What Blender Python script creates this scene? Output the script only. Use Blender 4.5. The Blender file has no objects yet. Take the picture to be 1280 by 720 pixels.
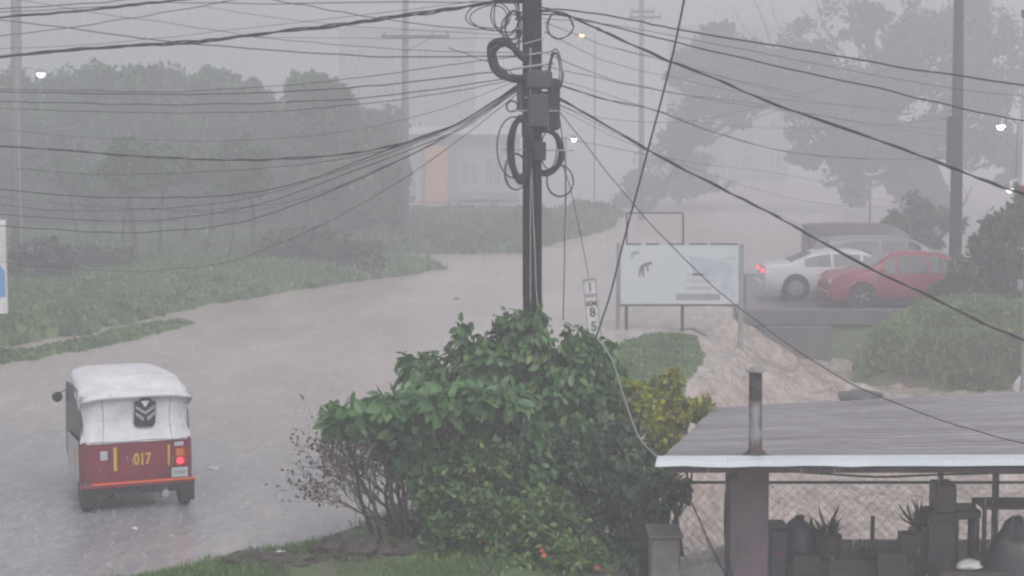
import bpy, math, random
import numpy as np
from mathutils import Vector, noise
random.seed(7); rng=np.random.default_rng(7)
R=math.radians
scene=bpy.context.scene
col=scene.collection
# ------------------------------------------------------------------ camera
F=2200.0; TH=math.atan(0.0886); CZ=4.5
cd=bpy.data.cameras.new('camera'); cam=bpy.data.objects.new('camera',cd); col.objects.link(cam)
cam.location=(0,0,CZ); cam.rotation_euler=(math.pi/2-TH,0,0)
cd.sensor_width=36; cd.lens=36*F/1280; cd.clip_end=3000; scene.camera=cam
cT,sT=math.cos(TH),math.sin(TH)
def ray(px,py):
    x=(px-640)/F; y=(360-py)/F
    return Vector((x, cT+y*sT, -sT+y*cT))
def P(px,py,D):
    d=ray(px,py); return Vector((0,0,CZ))+d*(D/d.y)
def G(px,py,z=0.0):
    d=ray(px,py); return Vector((0,0,CZ))+d*((z-CZ)/d.z)
def S(D): return D/F          # metres per photo pixel at distance D
# ------------------------------------------------------------------ object helpers
def tag(o,label=None,cat=None,group=None,kind=None):
    if label: o['label']=label
    if cat: o['category']=cat
    if group: o['group']=group
    if kind: o['kind']=kind
    return o
def empty(name,loc,rz=0,**k):
    o=bpy.data.objects.new(name,None); col.objects.link(o); o.empty_display_size=.2
    o.location=loc; o.rotation_euler=(0,0,rz); return tag(o,**k)
def link(name,me,mat,parent=None,loc=None,rz=0):
    o=bpy.data.objects.new(name,me); col.objects.link(o)
    if mat is not None:
        for m in (mat if isinstance(mat,(list,tuple)) else [mat]): me.materials.append(m)
    if parent is not None: o.parent=parent
    if loc is not None: o.location=loc
    if rz: o.rotation_euler=(0,0,rz)
    return o
def copy_tree(o,parent=None):
    c=o.copy(); col.objects.link(c); c.parent=parent
    for ch in list(o.children): copy_tree(ch,c)
    return c
class MB:
    def __init__(s): s.v=[]; s.f=[]; s.m=[]; s.mi=0
    def add(s,vs,fs):
        b=len(s.v); s.v+= [tuple(v) for v in vs]; s.f+=[tuple(b+i for i in f) for f in fs]; s.m+=[s.mi]*len(fs); return s
    def box(s,x0,x1,y0,y1,z0,z1,bev=0.0):
        if bev<=0:
            vs=[(x,y,z) for z in (z0,z1) for y in (y0,y1) for x in (x0,x1)]
            return s.add(vs,[(0,2,3,1),(4,5,7,6),(0,1,5,4),(2,6,7,3),(0,4,6,2),(1,3,7,5)])
        b=min(bev,(x1-x0)/2.01,(y1-y0)/2.01,(z1-z0)/2.01)
        rings=[(z0,b),(z0+b,0),(z1-b,0),(z1,b)]
        vs=[];fs=[]
        for z,i in rings:
            c=b
            a0,a1,b0,b1=x0+i,x1-i,y0+i,y1-i
            vs+=[(a0+c,b0,z),(a1-c,b0,z),(a1,b0+c,z),(a1,b1-c,z),(a1-c,b1,z),(a0+c,b1,z),(a0,b1-c,z),(a0,b0+c,z)] if (a1-a0)>2*c and (b1-b0)>2*c else [(a0,b0,z),(a1,b0,z),(a1,b0,z),(a1,b1,z),(a1,b1,z),(a0,b1,z),(a0,b1,z),(a0,b0,z)]
        for r in range(3):
            for k in range(8):
                a=r*8+k; d=r*8+(k+1)%8; fs.append((a,d,d+8,a+8))
        fs.append(tuple(range(7,-1,-1))); fs.append(tuple(range(24,32)))
        return s.add(vs,fs)
    def tube(s,pts,rad,n=6,cap=True,closed=False):
        pts=[Vector(p) for p in pts]; N=len(pts)
        if not hasattr(rad,'__len__'): rad=[rad]*N
        vs=[];fs=[]; prev=None
        for i,p in enumerate(pts):
            if closed: t=(pts[(i+1)%N]-pts[i-1])
            else: t=(pts[min(i+1,N-1)]-pts[max(i-1,0)])
            if t.length<1e-9: t=Vector((0,0,1))
            t.normalize()
            if prev is None:
                a=Vector((0,0,1)) if abs(t.z)<.9 else Vector((1,0,0))
                u=t.cross(a).normalized()
            else:
                u=(prev-t*prev.dot(t))
                if u.length<1e-6: u=t.cross(Vector((1,0,0)))
                u.normalize()
            prev=u; w=t.cross(u)
            for k in range(n):
                a=2*math.pi*k/n
                vs.append(p+u*math.cos(a)*rad[i]+w*math.sin(a)*rad[i])
        for i in range(N if closed else N-1):
            j=(i+1)%N
            for k in range(n):
                k2=(k+1)%n
                fs.append((i*n+k,i*n+k2,j*n+k2,j*n+k))
        if cap and not closed:
            fs.append(tuple(range(n-1,-1,-1))); fs.append(tuple((N-1)*n+k for k in range(n)))
        return s.add(vs,fs)
    def lathe(s,prof,c=(0,0,0),axis='z',n=20):
        vs=[];fs=[]
        for r,h in prof:
            for k in range(n):
                a=2*math.pi*k/n; ca,sa=r*math.cos(a),r*math.sin(a)
                p={'z':(ca,sa,h),'x':(h,ca,sa),'y':(ca,h,sa)}[axis]
                vs.append((c[0]+p[0],c[1]+p[1],c[2]+p[2]))
        for i in range(len(prof)-1):
            for k in range(n):
                k2=(k+1)%n; fs.append((i*n+k,i*n+k2,(i+1)*n+k2,(i+1)*n+k))
        fs.append(tuple(range(n-1,-1,-1))); fs.append(tuple((len(prof)-1)*n+k for k in range(n)))
        return s.add(vs,fs)
    def prism(s,poly,y0,y1,axis='y'):
        n=len(poly); vs=[]
        for y in (y0,y1):
            for a,b in poly: vs.append((a,y,b) if axis=='y' else ((y,a,b) if axis=='x' else (a,b,y)))
        fs=[tuple(range(n-1,-1,-1)),tuple(range(n,2*n))]+[(i,(i+1)%n,(i+1)%n+n,i+n) for i in range(n)]
        return s.add(vs,fs)
    def blob(s,c,r,seed=0,amp=.25,nu=14,nv=9,fr=1.5,half=False):
        vs=[];fs=[]
        for j in range(nv+1):
            ph=-math.pi/2+math.pi*j/nv
            if half: ph=max(ph,-.25)
            for i in range(nu):
                a=2*math.pi*i/nu
                d=Vector((math.cos(ph)*math.cos(a),math.cos(ph)*math.sin(a),math.sin(ph)))
                k=1+amp*noise.noise(d*fr+Vector((seed*7.3,seed*1.7,3)))+amp*.4*noise.noise(d*fr*3+Vector((seed,9,seed*3)))
                vs.append((c[0]+d.x*r[0]*k,c[1]+d.y*r[1]*k,c[2]+d.z*r[2]*k))
        for j in range(nv):
            for i in range(nu):
                i2=(i+1)%nu; fs.append((j*nu+i,j*nu+i2,(j+1)*nu+i2,(j+1)*nu+i))
        return s.add(vs,fs)
    def build(s,name,mat,parent=None,smooth=None,loc=None,rz=0):
        me=bpy.data.meshes.new(name); me.from_pydata(s.v,[],s.f)
        me.polygons.foreach_set('material_index',s.m)
        o=link(name,me,mat,parent,loc,rz)
        if smooth is not None:
            if smooth is True: me.shade_smooth()
            else:
                me.shade_smooth()
                try: me.set_sharp_from_angle(angle=R(smooth))
                except Exception: pass
        me.update(); return o
def spline(pts,per=8):
    pts=[Vector(p) for p in pts]; out=[]
    q=[pts[0]*2-pts[1]]+pts+[pts[-1]*2-pts[-2]]
    for i in range(1,len(q)-2):
        a,b,c,d=q[i-1:i+3]
        for k in range(per):
            t=k/per
            out.append(.5*((2*b)+(-a+c)*t+(2*a-5*b+4*c-d)*t*t+(-a+3*b-3*c+d)*t**3))
    out.append(pts[-1]); return out
# ------------------------------------------------------------------ materials
def mat(name,c,rough=.6,c2=None,scale=3.0,bump=0.0,bscale=20,metal=0,emit=None,es=1,spec=.5,stretch=None,contrast=(.35,.65)):
    m=bpy.data.materials.new(name); m.use_nodes=True; nt=m.node_tree; b=nt.nodes['Principled BSDF']
    b.inputs['Roughness'].default_value=rough; b.inputs['Metallic'].default_value=metal
    b.inputs['Specular IOR Level'].default_value=spec
    b.inputs['Base Color'].default_value=(*c,1)
    if emit: b.inputs['Emission Color'].default_value=(*emit,1); b.inputs['Emission Strength'].default_value=es
    if c2 is None: c2=tuple(x*.72 for x in c)
    tc=nt.nodes.new('ShaderNodeTexCoord'); mp=nt.nodes.new('ShaderNodeMapping'); nt.links.new(tc.outputs['Object'],mp.inputs[0])
    if stretch: mp.inputs['Scale'].default_value=stretch
    n=nt.nodes.new('ShaderNodeTexNoise'); n.inputs['Scale'].default_value=scale; n.inputs['Detail'].default_value=6; n.inputs['Roughness'].default_value=.65
    nt.links.new(mp.outputs[0],n.inputs['Vector'])
    r=nt.nodes.new('ShaderNodeValToRGB'); r.color_ramp.elements[0].position=contrast[0]; r.color_ramp.elements[1].position=contrast[1]
    r.color_ramp.elements[0].color=(*c2,1); r.color_ramp.elements[1].color=(*c,1)
    nt.links.new(n.outputs[0],r.inputs[0]); nt.links.new(r.outputs[0],b.inputs['Base Color'])
    if bump:
        n2=nt.nodes.new('ShaderNodeTexNoise'); n2.inputs['Scale'].default_value=bscale; n2.inputs['Detail'].default_value=4
        nt.links.new(mp.outputs[0],n2.inputs['Vector'])
        bp=nt.nodes.new('ShaderNodeBump'); bp.inputs['Strength'].default_value=bump; bp.inputs['Distance'].default_value=.03
        nt.links.new(n2.outputs[0],bp.inputs['Height']); nt.links.new(bp.outputs[0],b.inputs['Normal'])
    return m
def leafmat(name,c1,c2,c3=None,rough=.42,trans=.25):
    m=bpy.data.materials.new(name); m.use_nodes=True; nt=m.node_tree; b=nt.nodes['Principled BSDF']
    g=nt.nodes.new('ShaderNodeNewGeometry'); r=nt.nodes.new('ShaderNodeValToRGB')
    r.color_ramp.elements[0].color=(*c1,1); r.color_ramp.elements[1].color=(*c2,1)
    if c3: e=r.color_ramp.elements.new(.93); e.color=(*c2,1); r.color_ramp.elements[-1].color=(*c3,1)
    nt.links.new(g.outputs['Random Per Island'],r.inputs[0])
    tc=nt.nodes.new('ShaderNodeTexCoord'); n=nt.nodes.new('ShaderNodeTexNoise'); n.inputs['Scale'].default_value=1.3; n.inputs['Detail'].default_value=3
    nt.links.new(tc.outputs['Object'],n.inputs['Vector'])
    mx=nt.nodes.new('ShaderNodeMix'); mx.data_type='RGBA'; mx.blend_type='MULTIPLY'; mx.inputs[0].default_value=.8
    rr=nt.nodes.new('ShaderNodeValToRGB'); rr.color_ramp.elements[0].position=.35; rr.color_ramp.elements[1].position=.65
    rr.color_ramp.elements[0].color=(.55,.6,.6,1); rr.color_ramp.elements[1].color=(1.2,1.15,1,1)
    nt.links.new(n.outputs[0],rr.inputs[0]); nt.links.new(r.outputs[0],mx.inputs[6]); nt.links.new(rr.outputs[0],mx.inputs[7])
    nt.links.new(mx.outputs[2],b.inputs['Base Color'])
    b.inputs['Roughness'].default_value=rough
    t=nt.nodes.new('ShaderNodeBsdfTranslucent'); nt.links.new(mx.outputs[2],t.inputs[0])
    ms=nt.nodes.new('ShaderNodeMixShader'); ms.inputs[0].default_value=trans
    out=nt.nodes['Material Output']; nt.links.new(b.outputs[0],ms.inputs[1]); nt.links.new(t.outputs[0],ms.inputs[2]); nt.links.new(ms.outputs[0],out.inputs[0])
    return m
M={}
M['cable']=mat('black_cable',(.02,.02,.024),.6,spec=.3)
M['cablegrey']=mat('grey_cable',(.3,.3,.31),.5)
M['pole']=mat('wet_dark_wood',(.03,.029,.033),.75,(.012,.012,.016),9,.6,40,spec=.2,stretch=(3,3,.35))
M['concretepole']=mat('concrete_pole',(.16,.155,.15),.7)
M['steel']=mat('galvanised',(.33,.34,.35),.4,metal=.6)
M['darksteel']=mat('dark_steel',(.05,.05,.055),.45)
M['blackplastic']=mat('black_plastic',(.02,.02,.023),.4)
M['strap']=mat('strap',(.28,.33,.33),.4)
M['white']=mat('white_canvas',(.72,.72,.74),.45,(.56,.56,.58),3.5,.9,6)
M['whitepaint']=mat('white_paint',(.7,.7,.7),.35)
M['red']=mat('red_paint',(.25,.013,.04),.38,(.12,.03,.04),4,.15,25)
M['black']=mat('black_vinyl',(.018,.018,.022),.35)
M['rubber']=mat('rubber',(.02,.02,.02),.6)
M['yellow']=mat('yellow_paint',(.65,.42,.06),.5)
M['orange']=mat('orange_reflector',(.85,.16,.05),.3,(.7,.1,.05),emit=None)
M['glass']=mat('dark_glass',(.05,.06,.065),.12,spec=.6)
M['chrome']=mat('chrome',(.6,.6,.6),.2,metal=.9)
M['redlit']=mat('lit_red_lamp',(.8,.02,.03),.3,emit=(1,.03,.06),es=3.2)
M['redlens']=mat('red_lens',(.5,.02,.02),.25)
M['amber']=mat('amber_lens',(.7,.2,.03),.3)
M['plate']=mat('plate',(.5,.52,.55),.5,(.35,.37,.42),20)
M['greyink']=mat('grey_print',(.33,.35,.38),.6)
M['bark']=mat('bark',(.07,.06,.05),.8,(.035,.03,.028),5,.8,25)
M['brownink']=mat('brown_print',(.2,.15,.15),.6)
M['panel']=mat('billboard_skin',(.56,.60,.62),.5,(.50,.56,.59),1.2)
M['concrete']=mat('old_concrete',(.3,.29,.28),.75,(.17,.165,.16),2.5,.5,18)
M['creamwall']=mat('cream_wall',(.42,.41,.41),.8,(.34,.33,.33),1)
M['orangewall']=mat('orange_wall',(.55,.27,.14),.8,(.45,.2,.1),1.2)
M['greywall']=mat('grey_wall',(.25,.25,.27),.8)
M['asphalt']=mat('wet_asphalt',(.11,.105,.105),.25,(.07,.068,.07),1.5,.2,60)
M['wetconcrete']=mat('dark_wet_concrete',(.13,.125,.13),.6,(.07,.07,.075),2.5,.4,18)
M['soil']=mat('wet_soil',(.085,.068,.06),.6,(.035,.027,.022),4,1,30)
M['rock']=mat('wet_rock',(.08,.07,.07),.5,(.03,.03,.03),6,1,15)
M['purple']=mat('purple_plaster',(.115,.08,.098),.75,(.06,.058,.065),2.2,.3,30)
M['wood']=mat('dark_timber',(.06,.05,.045),.7,(.03,.028,.028),6)
M['blueplastic']=mat('blue_plastic',(.045,.07,.1),.45)
M['litter']=mat('litter',(.75,.75,.75),.6)
M['metalrust']=mat('rusty_sheet',(.25,.27,.28),.55,(.09,.05,.04),7,.3,30,contrast=(.44,.56),stretch=(1,1,.5))
M['lamp']=mat('lit_lamp',(1,1,1),.5,emit=(1,.97,.95),es=16)
M['lamporange']=mat('lit_orange_lamp',(1,.6,.3),.5,emit=(1,.42,.1),es=22)
M['lampdim']=mat('lit_dim_lamp',(1,1,1),.5,emit=(1,.97,.95),es=3)
M['headlamp']=mat('headlamp',(.75,.77,.8),.2)
M['flower']=mat('orange_petal',(.6,.13,.06),.5)
M['silver']=mat('silver_paint',(.24,.25,.27),.35,metal=.2)
M['maroon']=mat('maroon_paint',(.085,.06,.062),.4)
M['redcar']=mat('red_car_paint',(.27,.035,.06),.3,(.23,.032,.055),2)
M['whitecar']=mat('white_car_paint',(.58,.59,.61),.25)
L={}
L['dark']=leafmat('dark_leaf',(0.024,0.067,0.032),(0.053,0.118,0.040))
L['mid']=leafmat('mid_leaf',(0.043,0.126,0.048),(0.099,0.216,0.063),(0.230,0.230,0.042))
L['broad']=leafmat('broad_leaf',(0.068,0.172,0.068),(0.143,0.275,0.104),rough=.3)
L['yellow']=leafmat('yellow_leaf',(0.140,0.236,0.032),(0.370,0.348,0.013),(0.588,0.480,0.008))
L['low']=leafmat('low_leaf',(0.07,0.155,0.045),(0.15,0.255,0.07),(0.30,0.30,0.08))
L['dry']=leafmat('dry_leaf',(.09,.06,.06),(.16,.12,.11))
L['far']=leafmat('far_leaf',(0.043,0.091,0.034),(0.098,0.185,0.041))
L['fargrey']=leafmat('far_grey_leaf',(0.033,0.059,0.033),(0.071,0.097,0.054))
L['grass']=leafmat('grass_blade',(0.085,0.165,0.055),(0.17,0.28,0.09),(0.25,0.26,0.12),rough=.5)
L['scrub']=leafmat('scrub_leaf',(0.10,0.18,0.055),(0.22,0.33,0.09),(0.30,0.33,0.10))
# ------------------------------------------------------------------ foliage
T_OVAL=np.array([(0,0,0),(.3,.27,.06),(.68,.24,.05),(1,0,-.06),(.68,-.24,.05),(.3,-.27,.06)])
F_OVAL=[(0,3,2,1),(0,5,4,3)]
T_QUAD=np.array([(0,-.12,0),(.45,-.38,.03),(1,0,-.05),(.45,.38,.03)])
F_QUAD=[(0,1,2,3)]
T_BLADE=np.array([(0,-.05,0),(0,.05,0),(.6,.03,.04),(1,0,.16)])
F_BLADE=[(0,1,2,3)]
def leaves(name,C,size,axis,nrm,mt,parent=None,tmpl='quad'):
    T,FS={'quad':(T_QUAD,F_QUAD),'oval':(T_OVAL,F_OVAL),'blade':(T_BLADE,F_BLADE)}[tmpl]
    N=len(C); axis=axis/(np.linalg.norm(axis,axis=1,keepdims=True)+1e-9)
    b=np.cross(nrm,axis); b/=np.linalg.norm(b,axis=1,keepdims=True)+1e-9
    n=np.cross(axis,b); size=np.broadcast_to(size,(N,))
    V=C[:,None,:]+size[:,None,None]*(T[None,:,0:1]*axis[:,None,:]+T[None,:,1:2]*b[:,None,:]+T[None,:,2:3]*n[:,None,:])
    k=len(T); V=V.reshape(-1,3); nf=len(FS)
    FA=(np.array(FS)[None]+ (np.arange(N)*k)[:,None,None]).reshape(-1)
    me=bpy.data.meshes.new(name); me.vertices.add(len(V)); me.vertices.foreach_set('co',V.astype(np.float32).ravel())
    me.loops.add(len(FA)); me.loops.foreach_set('vertex_index',FA.astype(np.int32))
    me.polygons.add(N*nf); me.polygons.foreach_set('loop_start',np.arange(0,len(FA),4,dtype=np.int32)); me.polygons.foreach_set('loop_total',np.full(N*nf,4,dtype=np.int32))
    me.update(calc_edges=True)
    return link(name,me,mt,parent)
def cloud(clumps,n,sub=14,spread=.33,gap=0.0):
    """clumps: (x,y,z,rx,ry,rz). returns points and outward directions"""
    vol=np.array([c[3]*c[4]*c[5] for c in clumps])**.75; cnt=(n*vol/vol.sum()).astype(int)
    Ps=[];Os=[]
    for c,k in zip(clumps,cnt):
        ctr=np.array(c[:3]); r=np.array(c[3:])
        d=rng.normal(size=(sub,3)); d/=np.linalg.norm(d,axis=1,keepdims=True)
        sc=ctr+d*r*(rng.uniform(.35,.95,(sub,1)))
        w=rng.uniform(.3,1.4,sub); w/=w.sum()
        idx=rng.choice(sub,size=k,p=w)
        q=rng.normal(size=(k,3)); q/=np.linalg.norm(q,axis=1,keepdims=True)
        ss=rng.uniform(.6,1.3,sub)
        p=sc[idx]+q*(rng.uniform(0,1,(k,1))**.45)*r*spread*ss[idx][:,None]*1.15
        Ps.append(p); Os.append((p-ctr)/r)
    return np.concatenate(Ps),np.concatenate(Os)
def crown(name,clumps,n,size,mt,parent,tmpl='quad',droop=.5,sub=14,spread=.33):
    p,o=cloud(clumps,n,sub,spread); N=len(p)
    o=o/(np.linalg.norm(o,axis=1,keepdims=True)+1e-6)
    ax=o*.6+rng.normal(size=(N,3))*.5; ax[:,2]-=droop
    nr=o*.7+rng.normal(size=(N,3))*.45; nr[:,2]+=.5
    return leaves(name,p,size*rng.uniform(.6,1.3,N),ax,nr,mt,parent,tmpl)
def limb(mb,a,b,r0,r1,bend=.15,n=6,seed=0):
    a=Vector(a);b=Vector(b); k=6; pts=[];rad=[]
    for i in range(k+1):
        t=i/k; p=a.lerp(b,t); l=(b-a).length
        p=p+Vector((noise.noise(Vector((t*2,seed,1))),noise.noise(Vector((t*2,seed,5))),noise.noise(Vector((t*2,seed,9)))*.5))*l*bend*math.sin(math.pi*min(1,t*1.0))
        pts.append(p); rad.append(r0+(r1-r0)*t)
    mb.tube(pts,rad,n); return pts
def tree(name,label,base,clumps,n,size,mt,cat='tree',group=None,r0=.16,fork=.45,trunkmat=None,tmpl='quad',droop=.4,sub=14,spread=.33,extra=None):
    base=Vector(base); t=empty(name,base,label=label,cat=cat,group=group)
    rel=[(c[0]-base.x,c[1]-base.y,c[2]-base.z,*c[3:]) for c in clumps]
    top=Vector((0,0,0))
    for c in rel: top+=Vector(c[:3])
    top/=len(rel)
    fk=top*fork; fk.z=max(fk.z,.1)
    mb=MB(); sd=random.random()*50
    limb(mb,(0,0,-.1),fk,r0,r0*.7,.08,8,sd)
    for i,c in enumerate(rel):
        q=limb(mb,fk,c[:3],r0*.55,r0*.12,.22,6,sd+i*3)
        for j in range(5):
            s=q[random.randint(2,5)]; e=Vector(c[:3])+Vector((random.uniform(-1,1)*c[3],random.uniform(-1,1)*c[4],random.uniform(-.6,1)*c[5]))*.85
            limb(mb,s,e,r0*.2,r0*.05,.2,4,sd+i*7+j)
    if extra: extra(mb,base)
    mb.build('trunk',trunkmat or M['bark'],t,smooth=True)
    if n: crown('crown',rel,n,size,mt,t,tmpl,droop,sub,spread)
    return t
def CL(px,py,D,rx,ry,ryd=None):
    p=P(px,py,D); s=S(D); rd=(ryd if ryd else rx*s)
    return (p.x,p.y,p.z,rx*s,rd,ry*s)
# ------------------------------------------------------------------ ground + water heights
def poly_sd(X,Y,poly):
    """signed distance, positive inside"""
    pts=np.array(poly); d=np.full(X.shape,1e9); ins=np.zeros(X.shape,bool)
    for i in range(len(pts)):
        ax,ay=pts[i]; bx,by=pts[(i+1)%len(pts)]
        ex,ey=bx-ax,by-ay; t=np.clip(((X-ax)*ex+(Y-ay)*ey)/(ex*ex+ey*ey+1e-12),0,1)
        d=np.minimum(d,np.hypot(X-ax-t*ex,Y-ay-t*ey))
        c=((ay>Y)!=(by>Y))&(X<(bx-ax)*(Y-ay)/((by-ay)+1e-12)+ax); ins^=c
    return np.where(ins,d,-d)
def ss(a,b,x):
    t=np.clip((x-a)/(b-a),0,1); return t*t*(3-2*t)
def vnoise(X,Y,f,seed=0):
    # value noise
    x=X*f+seed*17.13; y=Y*f+seed*5.7; xi=np.floor(x).astype(np.int64); yi=np.floor(y).astype(np.int64)
    fx=x-xi; fy=y-yi; fx=fx*fx*(3-2*fx); fy=fy*fy*(3-2*fy)
    def h(a,b):
        v=(a*374761393+b*668265263+seed*974711)&0x7fffffff
        v=((v^(v>>13))*1274126177)&0x7fffffff
        return ((v^(v>>16))&0xffff)/65535.0
    return (h(xi,yi)*(1-fx)+h(xi+1,yi)*fx)*(1-fy)+(h(xi,yi+1)*(1-fx)+h(xi+1,yi+1)*fx)*fy-.5
def g2(px,py): p=G(px,py); return (p.x,p.y)
POLY_A=[g2(*q) for q in [(-500,500),(-200,465),(0,440),(60,431),(130,417),(200,401),(290,380),(335,374),(420,359),(470,352),(515,347),(560,338),(548,331),(500,327),(470,323)]]+[(-9,90),(-12,300),(-250,300),(-250,20)]
POLY_B=[g2(*q) for q in [(-300,500),(0,458),(60,451),(120,439),(200,421),(250,407),(236,402),(190,408),(100,427),(0,446),(-300,480)]]
POLY_C=[g2(*q) for q in [(476,321),(560,320),(660,318),(710,303),(768,288),(775,279)]]+[(4,92),(-6,95),(-8,70)]
POLY_D=[g2(*q) for q in [(755,432),(790,418),(850,416),(892,422),(925,445),(945,485)]]+[(3.4,29),(2,24),(-1,23),(.3,31),(1.2,35)]
POLY_F=[(-9,13),(-4.4,17.0),(-3.2,18.2),(-2.5,18.7),(-2.1,19.8),(-.8,20.6),(.6,20.6),(.9,18),(.9,5),(-30,5)]
POLY_YARD=[(.9,5),(1.0,18.0),(40,18.0),(40,5)]
CREEK=[(6.0,44),(9.6,44),(8.6,41),(7.7,39),(9,37.6),(14,36.6),(40,36),(40,19.0),(1.1,19.0),(1.5,22),(2.2,25),(3.3,30),(4.2,34),(4.6,38),(5.0,41.5)]
LOT=[(5.7,42.6),(70,42.6),(70,55),(6.6,55),(5.5,50)]
RSLOPE=[(8.6,43.5),(8.0,40.5),(7.7,38.6),(9.2,37.2),(14,36.2),(45,36),(45,50),(8.6,50)]
def height(X,Y):
    h=np.full(X.shape,-.05)+.02*vnoise(X,Y,.4,1)
    n1=vnoise(X,Y,.9,3)*.5+vnoise(X,Y,3,4)*.3
    for poly,hh,w in ((POLY_A,.3,2.2),(POLY_B,.16,.8),(POLY_C,.35,1.5)):
        sd=poly_sd(X,Y,poly)+n1*(.5 if poly is not POLY_A else .9)
        h=np.maximum(h,-.05+(hh)*ss(-.15,w,sd)+.04*n1*(sd>0))
    sd=poly_sd(X,Y,POLY_D)+n1*.5; h=np.maximum(h,-.05+.27*ss(-.3,2.6,sd+n1*.8))
    sd=poly_sd(X,Y,POLY_F)+n1*.45; h=np.maximum(h,-.05+.26*ss(-.1,1.0,sd)+.1*np.maximum(0,vnoise(X,Y,1.1,9))*(sd>.1))
    c=poly_sd(X,Y,CREEK)+n1*.4
    h=h*(1-ss(-.6,.9,c))+(-1.7)*ss(-.6,.9,c)
    sd=poly_sd(X,Y,RSLOPE); t=ss(-.3,2.3,sd+n1*.6)
    h=np.where(sd>-.3,np.maximum(h,-1.35+1.75*t+.25*n1),h)
    sd=poly_sd(X,Y,POLY_YARD); h=h*(1-ss(-.2,.3,sd))+(-.3)*ss(-.2,.3,sd)
    sd=poly_sd(X,Y,LOT); h=h*(1-ss(-.05,.05,sd))+(.08)*ss(-.05,.05,sd)
    return h
def wheight(X,Y):
    c=poly_sd(X,Y,CREEK)+vnoise(X,Y,.8,6)*.8
    k=np.maximum(ss(-.5,1.7,c),ss(-2.6,-1.0,poly_sd(X,Y,RSLOPE)+vnoise(X,Y,.8,6)*.5))                       # 0 on road .. 1 in creek
    z=.03-1.0*k
    turb=ss(-3.2,.3,c)
    # churned strip where the flood leaves the road
    tz=turb*(1-.45*ss(4,9,c)*(Y>30))
    n=vnoise(X,Y,.9,11)*.55+vnoise(X+Y*.4,Y*1.5,2.1,12)*.4+vnoise(X,Y,4.5,13)*.22+vnoise(X,Y,9,14)*.1
    rid=1-np.abs(vnoise(X,Y*1.3,1.6,15))*4
    U=X*.9-Y*.43; V_=X*.43+Y*.9
    z=z+tz*(.08*n+.16*vnoise(U*1.6,V_*.9,1.0,17)+.09*vnoise(U*3.6,V_*1.8,1.0,18)+.045*vnoise(U*8,V_*4,1.0,20)-.12*np.abs(vnoise(U*1.1,V_*1.6,1.0,24)))
    z=z+(1-tz)*(.012*vnoise(X,Y,1.2,16)+.012*vnoise(X,Y,3.5,19))
    return z,tz
def grid(name,xs,ys,hf,mt,attr=False,hole=None,kind='structure'):
    X,Y=np.meshgrid(xs,ys); r=hf(X,Y); A=None
    Z=r[0] if attr else r
    if attr: A=r[1]
    V=np.stack([X,Y,Z],-1).reshape(-1,3).astype(np.float32); nx=len(xs); ny=len(ys)
    i=(np.arange(ny-1)[:,None]*nx+np.arange(nx-1)[None]).ravel()
    FA=np.stack([i,i+1,i+1+nx,i+nx],-1)
    me=bpy.data.meshes.new(name); me.vertices.add(len(V)); me.vertices.foreach_set('co',V.ravel())
    me.loops.add(FA.size); me.loops.foreach_set('vertex_index',FA.ravel().astype(np.int32))
    me.polygons.add(len(FA)); me.polygons.foreach_set('loop_start',np.arange(0,FA.size,4,dtype=np.int32)); me.polygons.foreach_set('loop_total',np.full(len(FA),4,dtype=np.int32))
    me.update(calc_edges=True); me.shade_smooth()
    if attr:
        a=me.attributes.new('turb','FLOAT','POINT'); a.data.foreach_set('value',A.ravel().astype(np.float32))
    o=link(name,me,mt); tag(o,kind=kind); return o
def axis_vals(lo,flo,fhi,hi,step,grow=1.25):
    v=list(np.arange(flo,fhi+1e-6,step)); s=step
    while v[-1]<hi: s*=grow; v.append(min(hi,v[-1]+s))
    s=step
    while v[0]>lo: s*=grow; v.insert(0,max(lo,v[0]-s))
    return np.array(v)
# ground material: grass/soil by height & noise
def ground_material():
    m=bpy.data.materials.new('ground_cover'); m.use_nodes=True; nt=m.node_tree; b=nt.nodes['Principled BSDF']
    tc=nt.nodes.new('ShaderNodeTexCoord')
    n=nt.nodes.new('ShaderNodeTexNoise'); n.inputs['Scale'].default_value=1.2; n.inputs['Detail'].default_value=8; n.inputs['Roughness'].default_value=.7
    nt.links.new(tc.outputs['Object'],n.inputs['Vector'])
    r=nt.nodes.new('ShaderNodeValToRGB'); e=r.color_ramp.elements
    e[0].position=.38; e[0].color=(.14,.105,.08,1); e[1].position=.55; e[1].color=(.09,.15,.055,1)
    e2=e.new(.7); e2.color=(.12,.22,.07,1)
    nt.links.new(n.outputs[0],r.inputs[0]); nt.links.new(r.outputs[0],b.inputs['Base Color'])
    b.inputs['Roughness'].default_value=.8
    n2=nt.nodes.new('ShaderNodeTexNoise'); n2.inputs['Scale'].default_value=14; n2.inputs['Detail'].default_value=5
    nt.links.new(tc.outputs['Object'],n2.inputs['Vector'])
    bp=nt.nodes.new('ShaderNodeBump'); bp.inputs['Strength'].default_value=.8; bp.inputs['Distance'].default_value=.06
    nt.links.new(n2.outputs[0],bp.inputs['Height']); nt.links.new(bp.outputs[0],b.inputs['Normal'])
    return m
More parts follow.
